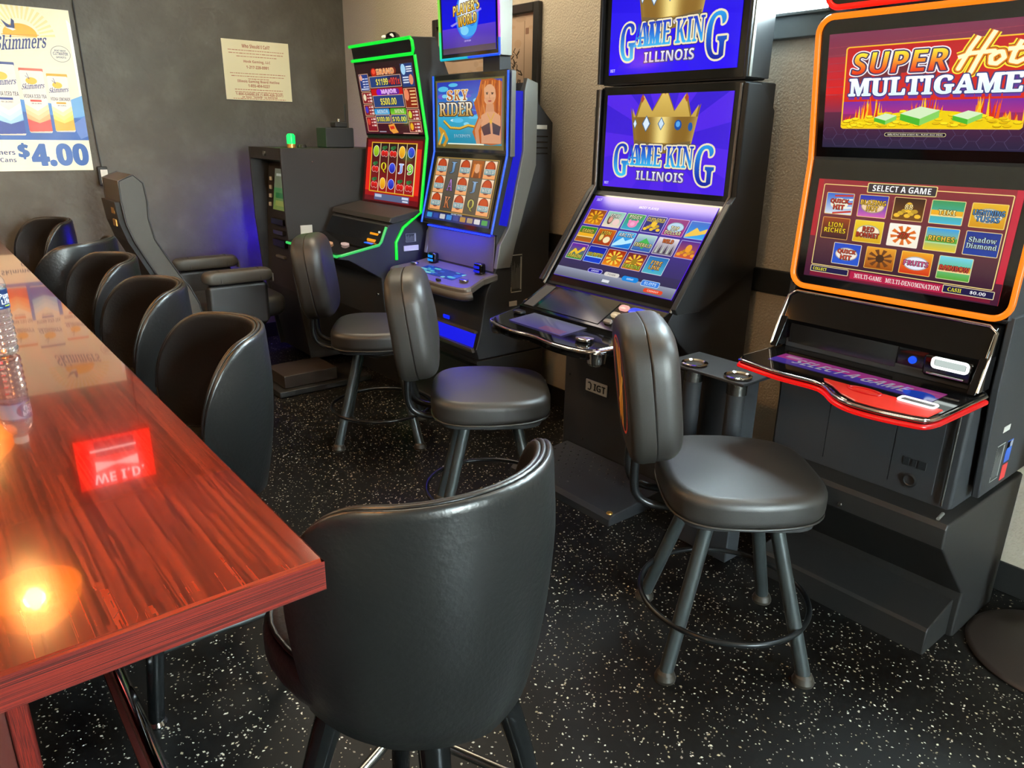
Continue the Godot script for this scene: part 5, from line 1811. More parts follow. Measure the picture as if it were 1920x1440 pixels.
func machine_king() -> void:
	var zc := -2.105
	var t := machine("slot machine with three blue crown screens and dark grey frame", zc)
	var hw := 0.378
	var b := MB.new()
	b.prism(pv([[0.07, 0.05], [0.43, 0.05], [0.43, 0.66], [0.52, 0.74], [0.6, 0.83], [0.56, 0.875], [0.295, 1.245], [0.27, 1.27], [0.268, 1.7], [0.07, 1.7]]), -hw + 0.012, hw - 0.012, 0.01)
	part(t, "cabinet", b, M.black)
	# thick frames left and right of the screens
	for s in [-1, 1]:
		b = MB.new()
		b.prism(pv([[0.1, 1.0], [0.44, 0.86], [0.575, 0.862], [0.592, 0.885], [0.318, 1.258], [0.288, 1.285], [0.285, 1.69], [0.2, 1.69], [0.1, 1.6]]), s * hw - 0.014, s * hw + 0.014, 0.006)
		part(t, "side_frame", b, M.satin)
		b = MB.new()
		b.tube(PackedVector3Array([Vector3(s * (hw - 0.016), 0.868, 0.585), Vector3(s * (hw - 0.016), 1.252, 0.312), Vector3(s * (hw - 0.016), 1.285, 0.29), Vector3(s * (hw - 0.016), 1.69, 0.288)]), 0.006, false, 6)
		part(t, "chrome_trim", b, M.silver_warm)
	sp(t, "lower_bezel", -hw + 0.014, hw - 0.014, 0.56, 0.878, 0.298, 1.243, M.gloss, 0.006)
	sp(t, "middle_bezel", -hw + 0.014, hw - 0.014, 0.272, 1.262, 0.268, 1.695, M.gloss, 0.006)
	sp(t, "menu_screen", -0.335, 0.335, 0.546, 0.905, 0.303, 1.236, screen_mat(art_king_menu(), 1.0), 0.009)
	var king := screen_mat(art_king(false), 1.0)
	sp(t, "middle_screen", -0.325, 0.325, 0.272, 1.284, 0.269, 1.665, king, 0.009)
	area_glow(t, Vector3(0, 1.48, 0.3), Vector3(0, 0, 1), Vector2(0.6, 0.36), Color(0.35, 0.25, 1.0), 0.015)
	area_glow(t, Vector3(0, 1.09, 0.46), Vector3(0, 0.6, 0.8), Vector2(0.6, 0.4), Color(0.6, 0.45, 1.0), 0.01)
	# upper tower
	b = MB.new()
	b.prism(pv([[0.15, 1.705], [0.268, 1.705], [0.275, 2.3], [0.15, 2.3]]), -hw + 0.01, hw - 0.012, 0.008)
	var tow := part(t, "tower", b, M.black)
	sp(tow, "tower_bezel", -hw + 0.014, hw - 0.014, 0.269, 1.712, 0.275, 2.295, M.gloss, 0.006)
	sp(t, "upper_screen", -0.325, 0.325, 0.27, 1.745, 0.274, 2.15, screen_mat(art_king(true), 1.05), 0.009)
	for s in [-1, 1]:
		b = MB.new()
		b.prism(pv([[0.15, 1.71], [0.292, 1.71], [0.3, 2.3], [0.15, 2.3]]), s * (hw - 0.005) - 0.008, s * (hw - 0.005) + 0.008, 0.004)
		part(tow, "side_frame", b, M.satin)
		b = MB.new()
		b.box(Vector3(s * (hw + 0.002), 2.0, 0.275), Vector3(0.012, 0.58, 0.018), 0.004)
		part(tow, "edge_strip", b, M.silver)
	b = MB.new()
	b.box(Vector3(-hw - 0.004, 1.6, 0.27), Vector3(0.03, 0.04, 0.03), 0.003)
	part(t, "hinge", b, M.silver)
	# button deck: front about 0.95 m from the wall
	var fr := smooth_outline([[-0.315, 0.9], [-0.28, 0.94], [-0.14, 0.962], [0.0, 0.95], [0.14, 0.962], [0.28, 0.94], [0.315, 0.9]])
	var outline := [[-0.36, 0.54], [-0.36, 0.72], [-0.33, 0.84]]
	outline.append_array(fr)
	outline.append_array([[0.33, 0.84], [0.36, 0.72], [0.36, 0.54]])
	var deck := part(t, "button_deck", plate(outline, 0.795, 0.835, 0.008, 0.075), M.gloss)
	b = MB.new()
	var lp := PackedVector3Array()
	for q in outline.slice(1, outline.size() - 1):
		lp.append(Vector3(q[0], 0.826 - 0.075 * q[1], q[1] + 0.002))
	b.tube(lp, 0.007, false, 8)
	part(deck, "chrome_lip", b, M.chrome)
	var dy := func(z: float) -> float: return 0.836 - 0.075 * z
	# sloping console between screen and deck, with a dark glossy panel, card reader and buttons
	b = MB.new()
	b.prism(pv([[0.45, 0.86], [0.578, 0.872], [0.592, 0.868], [0.742, 0.79], [0.742, 0.775], [0.45, 0.775]]), -0.345, 0.362, 0.006)
	var con := part(t, "console", b, M.gloss)
	sp(con, "dark_panel", -0.24, 0.125, 0.728, 0.796, 0.603, 0.861, M.gloss_brown, 0.004)
	sp(con, "card_reader", -0.325, -0.265, 0.73, 0.795, 0.6, 0.8625, M.black2, 0.004)
	b = MB.new()
	b.quad(Vector3(-0.22, dy.call(0.76) + 0.002, 0.76), Vector3(0.1, dy.call(0.76) + 0.002, 0.76), Vector3(0.1, dy.call(0.9) + 0.002, 0.9), Vector3(-0.22, dy.call(0.9) + 0.002, 0.9), Vector3(0, 1, 0.07).normalized())
	part(deck, "deck_screen", b, screen_mat(deck_glow_tex(), 0.5), "pale violet deck screen")
	for q in [[0.168, 0.625, 0.024, 0.015, glow(Color(1.0, 0.72, 0.68), 0.9), "button_light"], [0.165, 0.668, 0.022, 0.014, glow(Color(0.9, 0.8, 0.62), 0.7), "button_light"], [0.162, 0.708, 0.02, 0.012, M.silver_warm, "button"], [0.255, 0.63, 0.055, 0.02, glow(Color(0.05, 0.25, 1.0), 1.0), "button_light"], [0.335, 0.64, 0.01, 0.03, M.gold, "bill_slot"], [0.325, 0.7, 0.014, 0.02, M.gold, "bill_slot"]]:
		button(con, Vector3(q[0], 0.868 - (q[1] - 0.592) * 0.52, q[1]), q[2], q[3], q[4], q[5], deg_to_rad(27.5))
	button(deck, Vector3(0.2, dy.call(0.87), 0.87), 0.035, 0.03, M.chrome)
	button(deck, Vector3(-0.27, dy.call(0.8), 0.8), 0.028, 0.02, M.satin)
	for s in [-1, 1]:
		b = MB.new()
		b.turned(PackedVector2Array([Vector2(0, -0.05), Vector2(0.03, -0.05), Vector2(0.036, -0.04), Vector2(0.04, 0.0), Vector2(0, 0.0)]), 22, Transform3D(Basis(), Vector3(s * 0.29, 0.752, 0.895)))
		part(deck, "corner_light", b, M.chrome)
	cup(deck, Vector3(-0.345, 0.793, 0.66))
	b = MB.new()
	b.prism(pv([[0.43, 0.5], [0.52, 0.62], [0.78, 0.745], [0.8, 0.762], [0.5, 0.79], [0.43, 0.79]]), -0.3, 0.3, 0.01)
	part(t, "deck_support", b, M.black)
	b = MB.new()
	b.tube(curve([Vector3(-0.37, 1.3, 0.15), Vector3(-0.43, 1.18, 0.06), Vector3(-0.5, 1.08, 0.02), Vector3(-0.53, 0.99, 0.026)], 6), 0.0035, false, 6)
	part(t, "power_cord", b, M.black)
	# lower door, badge, screws
	sp(t, "lower_door", -0.34, 0.34, 0.43, 0.08, 0.43, 0.6, M.black, 0.006, 0.006)
	b = MB.new()
	b.box(Vector3(-0.14, 0.4, 0.44), Vector3(0.14, 0.058, 0.008), 0.006)
	var badge := part(t, "maker_badge", b, M.sticker, "pale badge reading IGT")
	letters(badge, "IGT", Vector3(-0.118, 0.4, 0.4445), 0.034, M.black)
	b = MB.new()
	b.tube(PackedVector3Array([Vector3(-0.19, 0.415, 0.4445), Vector3(-0.18, 0.418, 0.4445), Vector3(-0.172, 0.41, 0.4445), Vector3(-0.172, 0.39, 0.4445), Vector3(-0.18, 0.382, 0.4445), Vector3(-0.19, 0.385, 0.4445)]), 0.003, false, 6)
	part(badge, "logo_mark", b, M.black)
	for q in [[-0.32, 0.42], [-0.22, 0.12], [0.3, 0.12]]:
		b = MB.new()
		b.turned(PackedVector2Array([Vector2(0, 0), Vector2(0.006, 0), Vector2(0.005, 0.003), Vector2(0, 0.004)]), 10, Transform3D(Basis(Vector3.RIGHT, PI * 0.5), Vector3(q[0], q[1], 0.437)))
		part(t, "screw", b, M.steel)
	# foot plate with studs
	var fo := thing("foot_plate", "black studded metal foot plate below the crown screens", "footrest", Vector3(WALL_X, 0, zc), -PI * 0.5)
	b = MB.new()
	b.prism(pv([[0.435, 0.0], [0.79, 0.0], [0.79, 0.03], [0.77, 0.045], [0.435, 0.075]]), -0.33, 0.31, 0.008)
	part(fo, "plate", b, M.black)
	var stud := MB.new()
	stud.turned(PackedVector2Array([Vector2(0, 0.004), Vector2(0.004, 0.003), Vector2(0.006, 0.0)]), 8)
	var sm := stud.mesh()
	for i in 9:
		for j in 12:
			var zz := 0.47 + i * 0.034
			var o := part_mesh(fo, "stud", sm, M.satin)
			o.position = Vector3(-0.3 + j * 0.05 + (0.025 if i % 2 else 0.0), 0.075 - (zz - 0.435) * 0.0896, zz)
			if i > 3 and j > 5:
				o.queue_free()
	b = MB.new()
	b.turned(PackedVector2Array([Vector2(0, 0.006), Vector2(0.012, 0.004), Vector2(0.014, 0)]), 12, Transform3D(Basis(), Vector3(0.285, 0.045, 0.765)))
	part(fo, "corner_screw", b, M.gold)

func deck_glow_tex() -> ImageTexture:
	var p := Painter.new(self, 128, 64, hx("7a78a8"))
	p.vgrad(0, 0, 128, 64, hx("8a8c9c"), hx("6a60b0"))
	p.rect(70, 40, 50, 20, hx("9a6a98"))
	return p.tex()

func letters(parent: Node3D, s: String, at: Vector3, h: float, m: Material, called := "lettering", basis := Basis()) -> void:
	var tm := TextMesh.new()
	text_triangles("A", false)
	tm.font = fonts[false]
	tm.text = s
	tm.font_size = 32
	tm.pixel_size = h / 24.0
	tm.depth = 0.002
	tm.curve_step = 2.0
	var o := part_mesh(parent, called, tm, m)
	o.transform = Transform3D(basis, at)

func machine_rider() -> void:
	var zc := -3.335
	var t := machine("slot machine with blue edge lights showing a red-haired rider", zc)
	var hw := 0.332
	var b := MB.new()
	b.prism(pv([[0.07, 0.36], [0.54, 0.36], [0.56, 0.42], [0.53, 0.52], [0.5, 0.7], [0.43, 0.84], [0.43, 1.02], [0.35, 1.4], [0.36, 1.6], [0.27, 1.74], [0.07, 1.56]]), -hw + 0.01, hw - 0.01, 0.01)
	part(t, "cabinet", b, M.black)
	# silver spines and blue channels behind the screens
	for s in [-1, 1]:
		b = MB.new()
		b.prism(pv([[0.2, 1.74], [0.27, 1.76], [0.285, 1.7], [0.285, 1.42], [0.37, 1.05], [0.43, 0.96], [0.45, 0.84], [0.36, 0.84], [0.33, 0.95], [0.2, 1.35]]), s * hw - 0.016, s * hw + 0.016, 0.006)
		part(t, "side_spine", b, M.silver)
		b = MB.new()
		b.prism(pv([[0.285, 1.42], [0.285, 1.7], [0.33, 1.7], [0.33, 1.42], [0.425, 1.06], [0.375, 1.05]]), s * (hw - 0.012) - 0.012, s * (hw - 0.012) + 0.012, 0.0)
		part(t, "light_channel", b, glow(Color(0.1, 0.12, 1.0), 0.55), "blue lit channel")
	# screen head: upper vertical pane, lower pane leaning out
	b = MB.new()
	b.prism(pv([[0.33, 1.795], [0.372, 1.795], [0.372, 1.4], [0.468, 1.015], [0.43, 1.005], [0.33, 1.39]]), -hw + 0.005, hw - 0.005, 0.006)
	var head := part(t, "screen_head", b, M.black)
	sp(head, "upper_bezel", -hw + 0.012, hw - 0.012, 0.372, 1.405, 0.372, 1.79, M.gloss, 0.004)
	sp(head, "lower_bezel", -hw + 0.012, hw - 0.012, 0.466, 1.02, 0.373, 1.395, M.gloss, 0.004)
	sp(t, "title_screen", -0.302, 0.302, 0.372, 1.42, 0.372, 1.765, screen_mat(art_rider_top(), 0.95), 0.007)
	sp(t, "reel_screen", -0.302, 0.302, 0.462, 1.04, 0.378, 1.375, screen_mat(art_rider_reels(), 0.95), 0.007)
	area_glow(t, Vector3(0, 1.59, 0.4), Vector3(0, 0, 1), Vector2(0.58, 0.33), Color(0.7, 0.75, 1.0), 0.012)
	area_glow(t, Vector3(0, 1.2, 0.45), Vector3(0, 0.24, 1), Vector2(0.58, 0.33), Color(1.0, 0.85, 0.65), 0.01)
	for s in [-1, 1]:
		b = MB.new()
		b.tube(PackedVector3Array([Vector3(s * (hw - 0.003), 1.79, 0.376), Vector3(s * (hw - 0.003), 1.4, 0.377), Vector3(s * (hw - 0.003), 1.015, 0.472)]), 0.006, false, 6)
		part(head, "light_strip", b, glow(Color(0.05, 0.35, 1.0), 1.1), "blue light strip")
		b = MB.new()
		b.box(Vector3(s * (hw + 0.004), 1.59, 0.35), Vector3(0.012, 0.4, 0.03), 0.004)
		part(head, "edge_cap", b, M.silver)
	# vertical back of the deck and the curved silver deck
	sp(t, "deck_back", -hw + 0.02, hw - 0.02, 0.44, 0.82, 0.432, 1.01, M.silver_warm, 0.006)
	var fr := smooth_outline([[-0.37, 0.645], [-0.34, 0.68], [-0.2, 0.695], [0.0, 0.69], [0.2, 0.695], [0.36, 0.68], [0.392, 0.645]])
	var outline := [[-0.33, 0.43], [-0.33, 0.52]]
	outline.append_array(fr)
	outline.append_array([[0.33, 0.52], [0.33, 0.43]])
	var deck := part(t, "button_deck", plate(outline, 0.845, 0.885, 0.008, 0.17), M.silver_warm)
	b = MB.new()
	var lp := PackedVector3Array()
	for q in fr:
		lp.append(Vector3(q[0], 0.842 - 0.17 * q[1], q[1] - 0.006))
	b.tube(lp, 0.022, false, 10)
	part(deck, "bumper", b, M.bumper)
	var dy := func(z: float) -> float: return 0.886 - 0.17 * z
	b = MB.new()
	b.quad(Vector3(-0.17, dy.call(0.53) + 0.001, 0.53), Vector3(0.2, dy.call(0.53) + 0.001, 0.53), Vector3(0.2, dy.call(0.63) + 0.001, 0.63), Vector3(-0.17, dy.call(0.63) + 0.001, 0.63), Vector3(0, 1, 0.17).normalized())
	part(deck, "deck_screen", b, screen_mat(deck_blue_tex(), 0.8), "blue deck screen")
	for q in [[-0.2, 0.48, 0.035], [0.24, 0.48, 0.035]]:
		b = MB.new()
		b.pad(super_outline(q[2], 0.022, 3.0, 20), 0.0, 0.055, 0.01, 0.0, Transform3D(Basis(), Vector3(q[0], dy.call(q[1]), q[1])), 3)
		part(deck, "reader", b, M.gloss)
		b = MB.new()
		b.box(Vector3(q[0], (dy.call(q[1]) as float) + 0.035, q[1] + 0.021), Vector3(0.045, 0.014, 0.006), 0.002)
		b.box(Vector3(q[0], (dy.call(q[1]) as float) + 0.014, q[1] + 0.022), Vector3(0.05, 0.012, 0.006), 0.002)
		part(deck, "reader_light", b, glow(Color(0.1, 0.55, 1.0) if q[0] < 0 else Color(0.06, 0.1, 0.8), 1.1))
	button(deck, Vector3(-0.27, dy.call(0.56), 0.56), 0.03, 0.018, M.chrome)
	button(deck, Vector3(0.28, dy.call(0.61), 0.61), 0.03, 0.018, M.chrome)
	button(deck, Vector3(0.14, dy.call(0.672), 0.672), 0.02, 0.008, M.black)
	area_glow(t, Vector3(0, 1.0, 0.5), Vector3(0, -1, 0.1), Vector2(0.5, 0.03), Color(0.08, 0.12, 1.0), 0.3)
	b = MB.new()
	b.box(Vector3(0, 1.002, 0.452), Vector3(0.58, 0.006, 0.012))
	part(t, "light_strip", b, glow(Color(0.06, 0.12, 1.0), 6.0), "blue downlight strip")
	# coin tray lit blue
	b = MB.new()
	b.prism(pv([[0.5, 0.4], [0.57, 0.4], [0.578, 0.415], [0.578, 0.425], [0.52, 0.425], [0.5, 0.44]]), -0.3, 0.3, 0.003)
	var tray := part(t, "coin_tray", b, M.silver_warm)
	b = MB.new()
	b.quad(Vector3(-0.29, 0.5, 0.538), Vector3(0.29, 0.5, 0.538), Vector3(0.29, 0.426, 0.56), Vector3(-0.29, 0.426, 0.56), Vector3(0, 0.3, 1).normalized())
	part(tray, "tray_light", b, glow(Color(0.1, 0.12, 1.0), 0.8), "blue lit tray back")
	b = MB.new()
	b.box(Vector3(0, 0.508, 0.545), Vector3(0.6, 0.014, 0.02), 0.003)
	part(tray, "rim", b, M.silver_warm)
	b = MB.new()
	b.box(Vector3(0.02, 0.54, 0.545), Vector3(0.06, 0.022, 0.01), 0.004)
	part(t, "logo_light", b, glow(Color(0.06, 0.16, 1.0), 0.9))
	# vents, plate and sticker on the right flank
	for i in 4:
		b = MB.new()
		b.box(Vector3(hw - 0.006, 1.49 - i * 0.028, 0.16), Vector3(0.008, 0.006, 0.1), 0.001)
		part(t, "vent_slot", b, M.bezel)
	b = MB.new()
	b.box(Vector3(hw - 0.008, 1.535, 0.16), Vector3(0.006, 0.02, 0.09), 0.001)
	part(t, "plate", b, M.sticker)
	b = MB.new()
	b.box(Vector3(hw - 0.008, 0.8, 0.3), Vector3(0.005, 0.2, 0.07), 0.0)
	part(t, "sticker", b, M.spec_label)
	b = MB.new()
	b.box(Vector3(hw - 0.008, 0.64, 0.32), Vector3(0.005, 0.026, 0.05), 0.0)
	part(t, "sticker", b, M.sticker)
	# top box with a rainbow edge
	b = MB.new()
	b.prism(pv([[0.3, 1.862], [0.37, 1.862], [0.385, 2.24], [0.3, 2.24]]), -0.252, 0.262, 0.006)
	var top := part(t, "top_box", b, M.silver)
	sp(top, "bezel", -0.248, 0.255, 0.371, 1.868, 0.384, 2.235, M.gloss, 0.003)
	sp(t, "top_screen", -0.225, 0.232, 0.3715, 1.89, 0.3835, 2.22, screen_mat(art_world(), 1.0), 0.006)
	area_glow(t, Vector3(0, 2.05, 0.4), Vector3(0, 0, 1), Vector2(0.45, 0.32), Color(0.2, 0.25, 1.0), 0.008)
	var cols := [Color(0.1, 0.95, 0.6), Color(0.05, 0.75, 0.85), Color(0.1, 0.35, 1.0), Color(0.85, 0.35, 0.9), Color(0.55, 0.9, 0.3)]
	for seg in [[-0.25, 1.866, 0.0, 1.866, 1], [0.0, 1.866, 0.26, 1.866, 2], [-0.25, 1.866, -0.25, 2.0, 0], [-0.25, 2.0, -0.25, 2.235, 4], [0.26, 1.866, 0.26, 1.94, 2], [0.26, 1.94, 0.26, 2.235, 3]]:
		b = MB.new()
		var d := func(y: float) -> float: return lerpf(0.376, 0.391, (y - 1.862) / 0.378)
		b.tube(PackedVector3Array([Vector3(seg[0], seg[1], d.call(seg[1])), Vector3(seg[2], seg[3], d.call(seg[3]))]), 0.0065, false, 6)
		part(top, "light_strip", b, glow(cols[seg[4]], 0.95), "colour-changing light strip")
	b = MB.new()
	b.prism(pv([[0.28, 1.74], [0.36, 1.79], [0.36, 1.865], [0.29, 1.865]]), 0.1, 0.24, 0.006)
	part(top, "neck", b, M.black)

func deck_blue_tex() -> ImageTexture:
	var p := Painter.new(self, 128, 64, hx("2848b0"))
	for i in 30:
		p.ell(rng.randf() * 128, rng.randf() * 64, rng.randf_range(4, 14), rng.randf_range(3, 8), [hx("3868d8"), hx("60c8d8"), hx("284098"), hx("8ad8e0")][i % 4])
	return p.tex()

func machine_fruit() -> void:
	var zc := -4.1
	var t := machine("slot machine with bright green light edges and fruit reels, farthest from camera", zc)
	var hw := 0.362
	var b := MB.new()
	b.prism(pv([[0.07, 0.3], [0.6, 0.3], [0.68, 0.45], [0.7, 0.7], [0.9, 0.82], [0.955, 0.83], [0.955, 0.845], [0.7, 0.89], [0.64, 1.0], [0.42, 1.05], [0.42, 1.06], [0.368, 1.46], [0.44, 1.9], [0.455, 1.99], [0.3, 2.0], [0.07, 1.5]]), -hw + 0.006, hw - 0.006, 0.01)
	part(t, "cabinet", b, M.black)
	sp(t, "upper_bezel", -hw + 0.012, hw - 0.012, 0.37, 1.478, 0.438, 1.9, M.gloss, 0.004)
	sp(t, "lower_bezel", -hw + 0.012, hw - 0.012, 0.422, 1.066, 0.37, 1.462, M.gloss_red, 0.004)
	sp(t, "header_panel", -hw + 0.02, hw - 0.02, 0.442, 1.915, 0.453, 1.978, M.gloss, 0.004)
	sp(t, "jackpot_screen", -0.335, 0.335, 0.3725, 1.49, 0.4355, 1.885, screen_mat(art_fruit_top(), 0.95), 0.007)
	sp(t, "reel_screen", -0.32, 0.32, 0.42, 1.085, 0.372, 1.452, screen_mat(art_fruit_reels(), 1.0), 0.007)
	area_glow(t, Vector3(0, 1.7, 0.45), Vector3(0, -0.15, 1), Vector2(0.6, 0.4), Color(1.0, 0.5, 0.4), 0.008)
	area_glow(t, Vector3(0, 1.26, 0.44), Vector3(0, 0.1, 1), Vector2(0.6, 0.36), Color(1.0, 0.35, 0.25), 0.01)
	var green := glow(Color(0.0, 0.95, 0.22), 1.0)
	var runs := [
		[Vector3(-hw, 1.985, 0.46), Vector3(hw - 0.02, 1.985, 0.46), Vector3(hw - 0.003, 1.968, 0.458), Vector3(hw - 0.003, 1.93, 0.452), Vector3(hw - 0.02, 1.906, 0.446), Vector3(-hw, 1.906, 0.446)],
		[Vector3(hw, 1.9, 0.445), Vector3(hw, 1.468, 0.376), Vector3(hw, 1.06, 0.43), Vector3(hw, 0.98, 0.55), Vector3(hw, 0.9, 0.6), Vector3(hw, 0.8, 0.6)]
]
	for q in runs:
		b = MB.new()
		b.tube(PackedVector3Array(q), 0.009, false, 8)
		part(t, "light_strip", b, green, "glowing green light strip")
	# deck: rolled top lip, sloping glossy front, lit edge
	b = MB.new()
	b.prism(pv([[0.42, 1.04], [0.62, 1.005], [0.64, 1.015], [0.63, 1.04], [0.44, 1.075]]), -hw - 0.004, hw + 0.004, 0.008)
	part(t, "deck_lip", b, M.black2)
	sp(t, "deck_front", -hw + 0.02, hw - 0.012, 0.7, 0.895, 0.645, 0.99, M.gloss, 0.004)
	var deck := sp(t, "button_deck", -hw + 0.012, hw - 0.012, 0.945, 0.85, 0.7, 0.893, M.gloss, 0.006)
	var ledge := PackedVector3Array([Vector3(-hw + 0.02, 0.845, 0.962), Vector3(hw - 0.03, 0.845, 0.962), Vector3(hw - 0.004, 0.852, 0.94), Vector3(hw, 0.893, 0.71), Vector3(hw, 0.91, 0.695), Vector3(hw, 0.99, 0.66)])
	b = MB.new()
	b.tube(ledge, 0.008, false, 8)
	part(deck, "light_strip", b, glow(Color(0.22, 0.85, 0.4), 0.85), "pale green light strip")
	for q in [[0.25, 0.938, 0.674], [0.25, 0.905, 0.695]]:
		b = MB.new()
		b.box(Vector3(q[0], q[1], q[2]), Vector3(0.1, 0.018, 0.014), 0.004)
		part(deck, "button_light", b, glow(Color(1.0, 0.62, 0.05), 0.95), "lit amber button")
	b = MB.new()
	b.box(Vector3(0.27, 0.893, 0.725), Vector3(0.09, 0.008, 0.02), 0.002)
	part(deck, "button_light", b, glow(Color(0.05, 0.45, 1.0), 1.0), "lit blue button")
	button(deck, Vector3(0.02, 0.872, 0.86), 0.045, 0.02, glow(Color(1.0, 0.75, 0.55), 0.6), "button_light")
	button(deck, Vector3(0.16, 0.878, 0.82), 0.03, 0.018, glow(Color(1.0, 0.85, 0.8), 0.6), "button_light")
	b = MB.new()
	b.box(Vector3(0.3, 0.955, 0.67), Vector3(0.02, 0.012, 0.01), 0.003)
	part(deck, "indicator_light", b, glow(Color(0.9, 0.95, 0.9), 0.7))
	b = MB.new()   # domed camera on top
	b.lathe(PackedVector2Array([Vector2(0.0, 0.045), Vector2(0.02, 0.043), Vector2(0.038, 0.03), Vector2(0.045, 0.01), Vector2(0.045, 0.0), Vector2(0.0, 0.0)]), 20, Transform3D(Basis(), Vector3(0.06, 1.995, 0.4)))
	part(t, "dome", b, M.gloss)
	b = MB.new()
	b.lathe(PackedVector2Array([Vector2(0.0, 0.02), Vector2(0.016, 0.014), Vector2(0.02, 0.0), Vector2(0.0, 0.0)]), 14, Transform3D(Basis(), Vector3(0.015, 2.005, 0.43)))
	part(t, "cap_light", b, M.white)
	b = MB.new()
	b.box(Vector3(hw - 0.002, 0.86, 0.5), Vector3(0.006, 0.03, 0.1), 0.001)
	part(t, "sticker", b, M.sticker)
	b = MB.new()
	b.box(Vector3(hw - 0.002, 0.92, 0.5), Vector3(0.004, 0.05, 0.07), 0.001)
	part(t, "sticker", b, M.spec_label)
	b = MB.new()
	b.turned(PackedVector2Array([Vector2(0, 0), Vector2(0.012, 0), Vector2(0.01, 0.008), Vector2(0, 0.01)]), 12, Transform3D(Basis(Vector3.RIGHT, PI * 0.5), Vector3(0.3, 0.6, 0.695)))
	part(t, "lock", b, M.steel)

func stands() -> void:
	# stand below the nearest machine with its sloping foot rest
	var t := thing("machine_stand", "dark stand with sloping foot rest under the orange-framed machine", "stand", Vector3(WALL_X, 0, -0.966), -PI * 0.5, "stands under the slot machines")
	var b := MB.new()
	b.prism(pv([[0.11, 0.0], [0.42, 0.0], [0.42, 0.16], [0.665, 0.4], [0.683, 0.415], [0.683, 0.475], [0.672, 0.488], [0.11, 0.488]]), -0.285, 0.325, 0.008)
	part(t, "body", b, M.stand)
	b = MB.new()
	b.prism(pv([[0.3, 0.0], [0.588, 0.0], [0.59, 0.083], [0.58, 0.092], [0.35, 0.145], [0.3, 0.145]]), -0.285, 0.305, 0.005)
	part(t, "foot_rest", b, M.stand)
	b = MB.new()
	b.turned(PackedVector2Array([Vector2(0, 0), Vector2(0.008, 0), Vector2(0.006, 0.004), Vector2(0, 0.005)]), 10, Transform3D(Basis(Vector3.RIGHT, PI * 0.5), Vector3(0.02, 0.43, 0.684)))
	part(t, "bolt", b, M.steel)
	b = MB.new()
	b.tube(PackedVector3Array([Vector3(0.285, 0.492, 0.62), Vector3(0.29, 0.492, 0.665)]), 0.005, false, 8)
	part(t, "latch", b, M.silver)
	t = thing("machine_stand", "black stand under the machine with the red-haired rider", "stand", Vector3(WALL_X, 0, -3.335), -PI * 0.5, "stands under the slot machines")
	b = MB.new()
	b.prism(pv([[0.1, 0.0], [0.5, 0.0], [0.52, 0.3], [0.56, 0.34], [0.56, 0.358], [0.1, 0.358]]), -0.34, 0.33, 0.008)
	part(t, "body", b, M.stand)
	b = MB.new()
	b.box(Vector3(0, 0.05, 0.58), Vector3(0.6, 0.1, 0.16), 0.01)
	part(t, "foot_rest", b, M.stand)
	b = MB.new()
	b.box(Vector3(0.33, 0.17, 0.49), Vector3(0.016, 0.26, 0.016), 0.003)
	part(t, "corner_post", b, M.satin)
	t = thing("machine_stand", "black stand under the green-edged fruit machine", "stand", Vector3(WALL_X, 0, -4.08), -PI * 0.5, "stands under the slot machines")
	b = MB.new()
	b.prism(pv([[0.1, 0.0], [0.54, 0.0], [0.56, 0.26], [0.62, 0.29], [0.62, 0.298], [0.1, 0.298]]), -0.37, 0.36, 0.008)
	part(t, "body", b, M.stand)
	b = MB.new()
	b.tube(PackedVector3Array([Vector3(0.365, 0.02, 0.56), Vector3(0.365, 0.29, 0.575)]), 0.009, false, 8)
	part(t, "light_strip", b, glow(Color(0.02, 0.85, 0.42), 0.9), "glowing green light strip")
	# low brown platform in front of the kiosk
	t = thing("platform", "low dark brown platform box on the floor by the kiosk", "platform", Vector3(1.57, 0, -4.05))
	b = MB.new()
	b.box(Vector3(0.25, 0.02, -0.14), Vector3(0.6, 0.04, 0.34), 0.008)
	part(t, "base", b, M.stand)
	b = MB.new()
	b.box(Vector3(0.17, 0.08, -0.145), Vector3(0.34, 0.08, 0.27), 0.006)
	part(t, "step", b, M.wood_dark)
	# cup-holder table between two machines
	t = thing("side_table", "narrow black side table with two steel cup holders", "table", Vector3(WALL_X, 0, -1.56), -PI * 0.5)
	b = MB.new()
	b.box(Vector3(0.115, 0.74, 0.665), Vector3(0.33, 0.012, 0.2), 0.004)
	part(t, "table_top", b, M.black)
	b = MB.new()
	b.box(Vector3(0.1, 0.37, 0.61), Vector3(0.24, 0.728, 0.08), 0.006)
	part(t, "support_panel", b, M.black)
	cup(t, Vector3(0.046, 0.748, 0.715))
	cup(t, Vector3(0.225, 0.748, 0.715))
	for x in [0.046, 0.225]:
		b = MB.new()
		b.turned(PackedVector2Array([Vector2(0.034, 0.69), Vector2(0.034, 0.73), Vector2(0.0, 0.73)]), 24, Transform3D(Basis(), Vector3(x, 0.0, 0.715)))
		part(t, "cup_sleeve", b, M.steel)
		b = MB.new()
		b.turned(PackedVector2Array([Vector2(0.0, 0.47), Vector2(0.031, 0.47), Vector2(0.032, 0.69), Vector2(0.0, 0.69)]), 24, Transform3D(Basis(), Vector3(x, 0.0, 0.715)))
		part(t, "cup_tube", b, M.black)

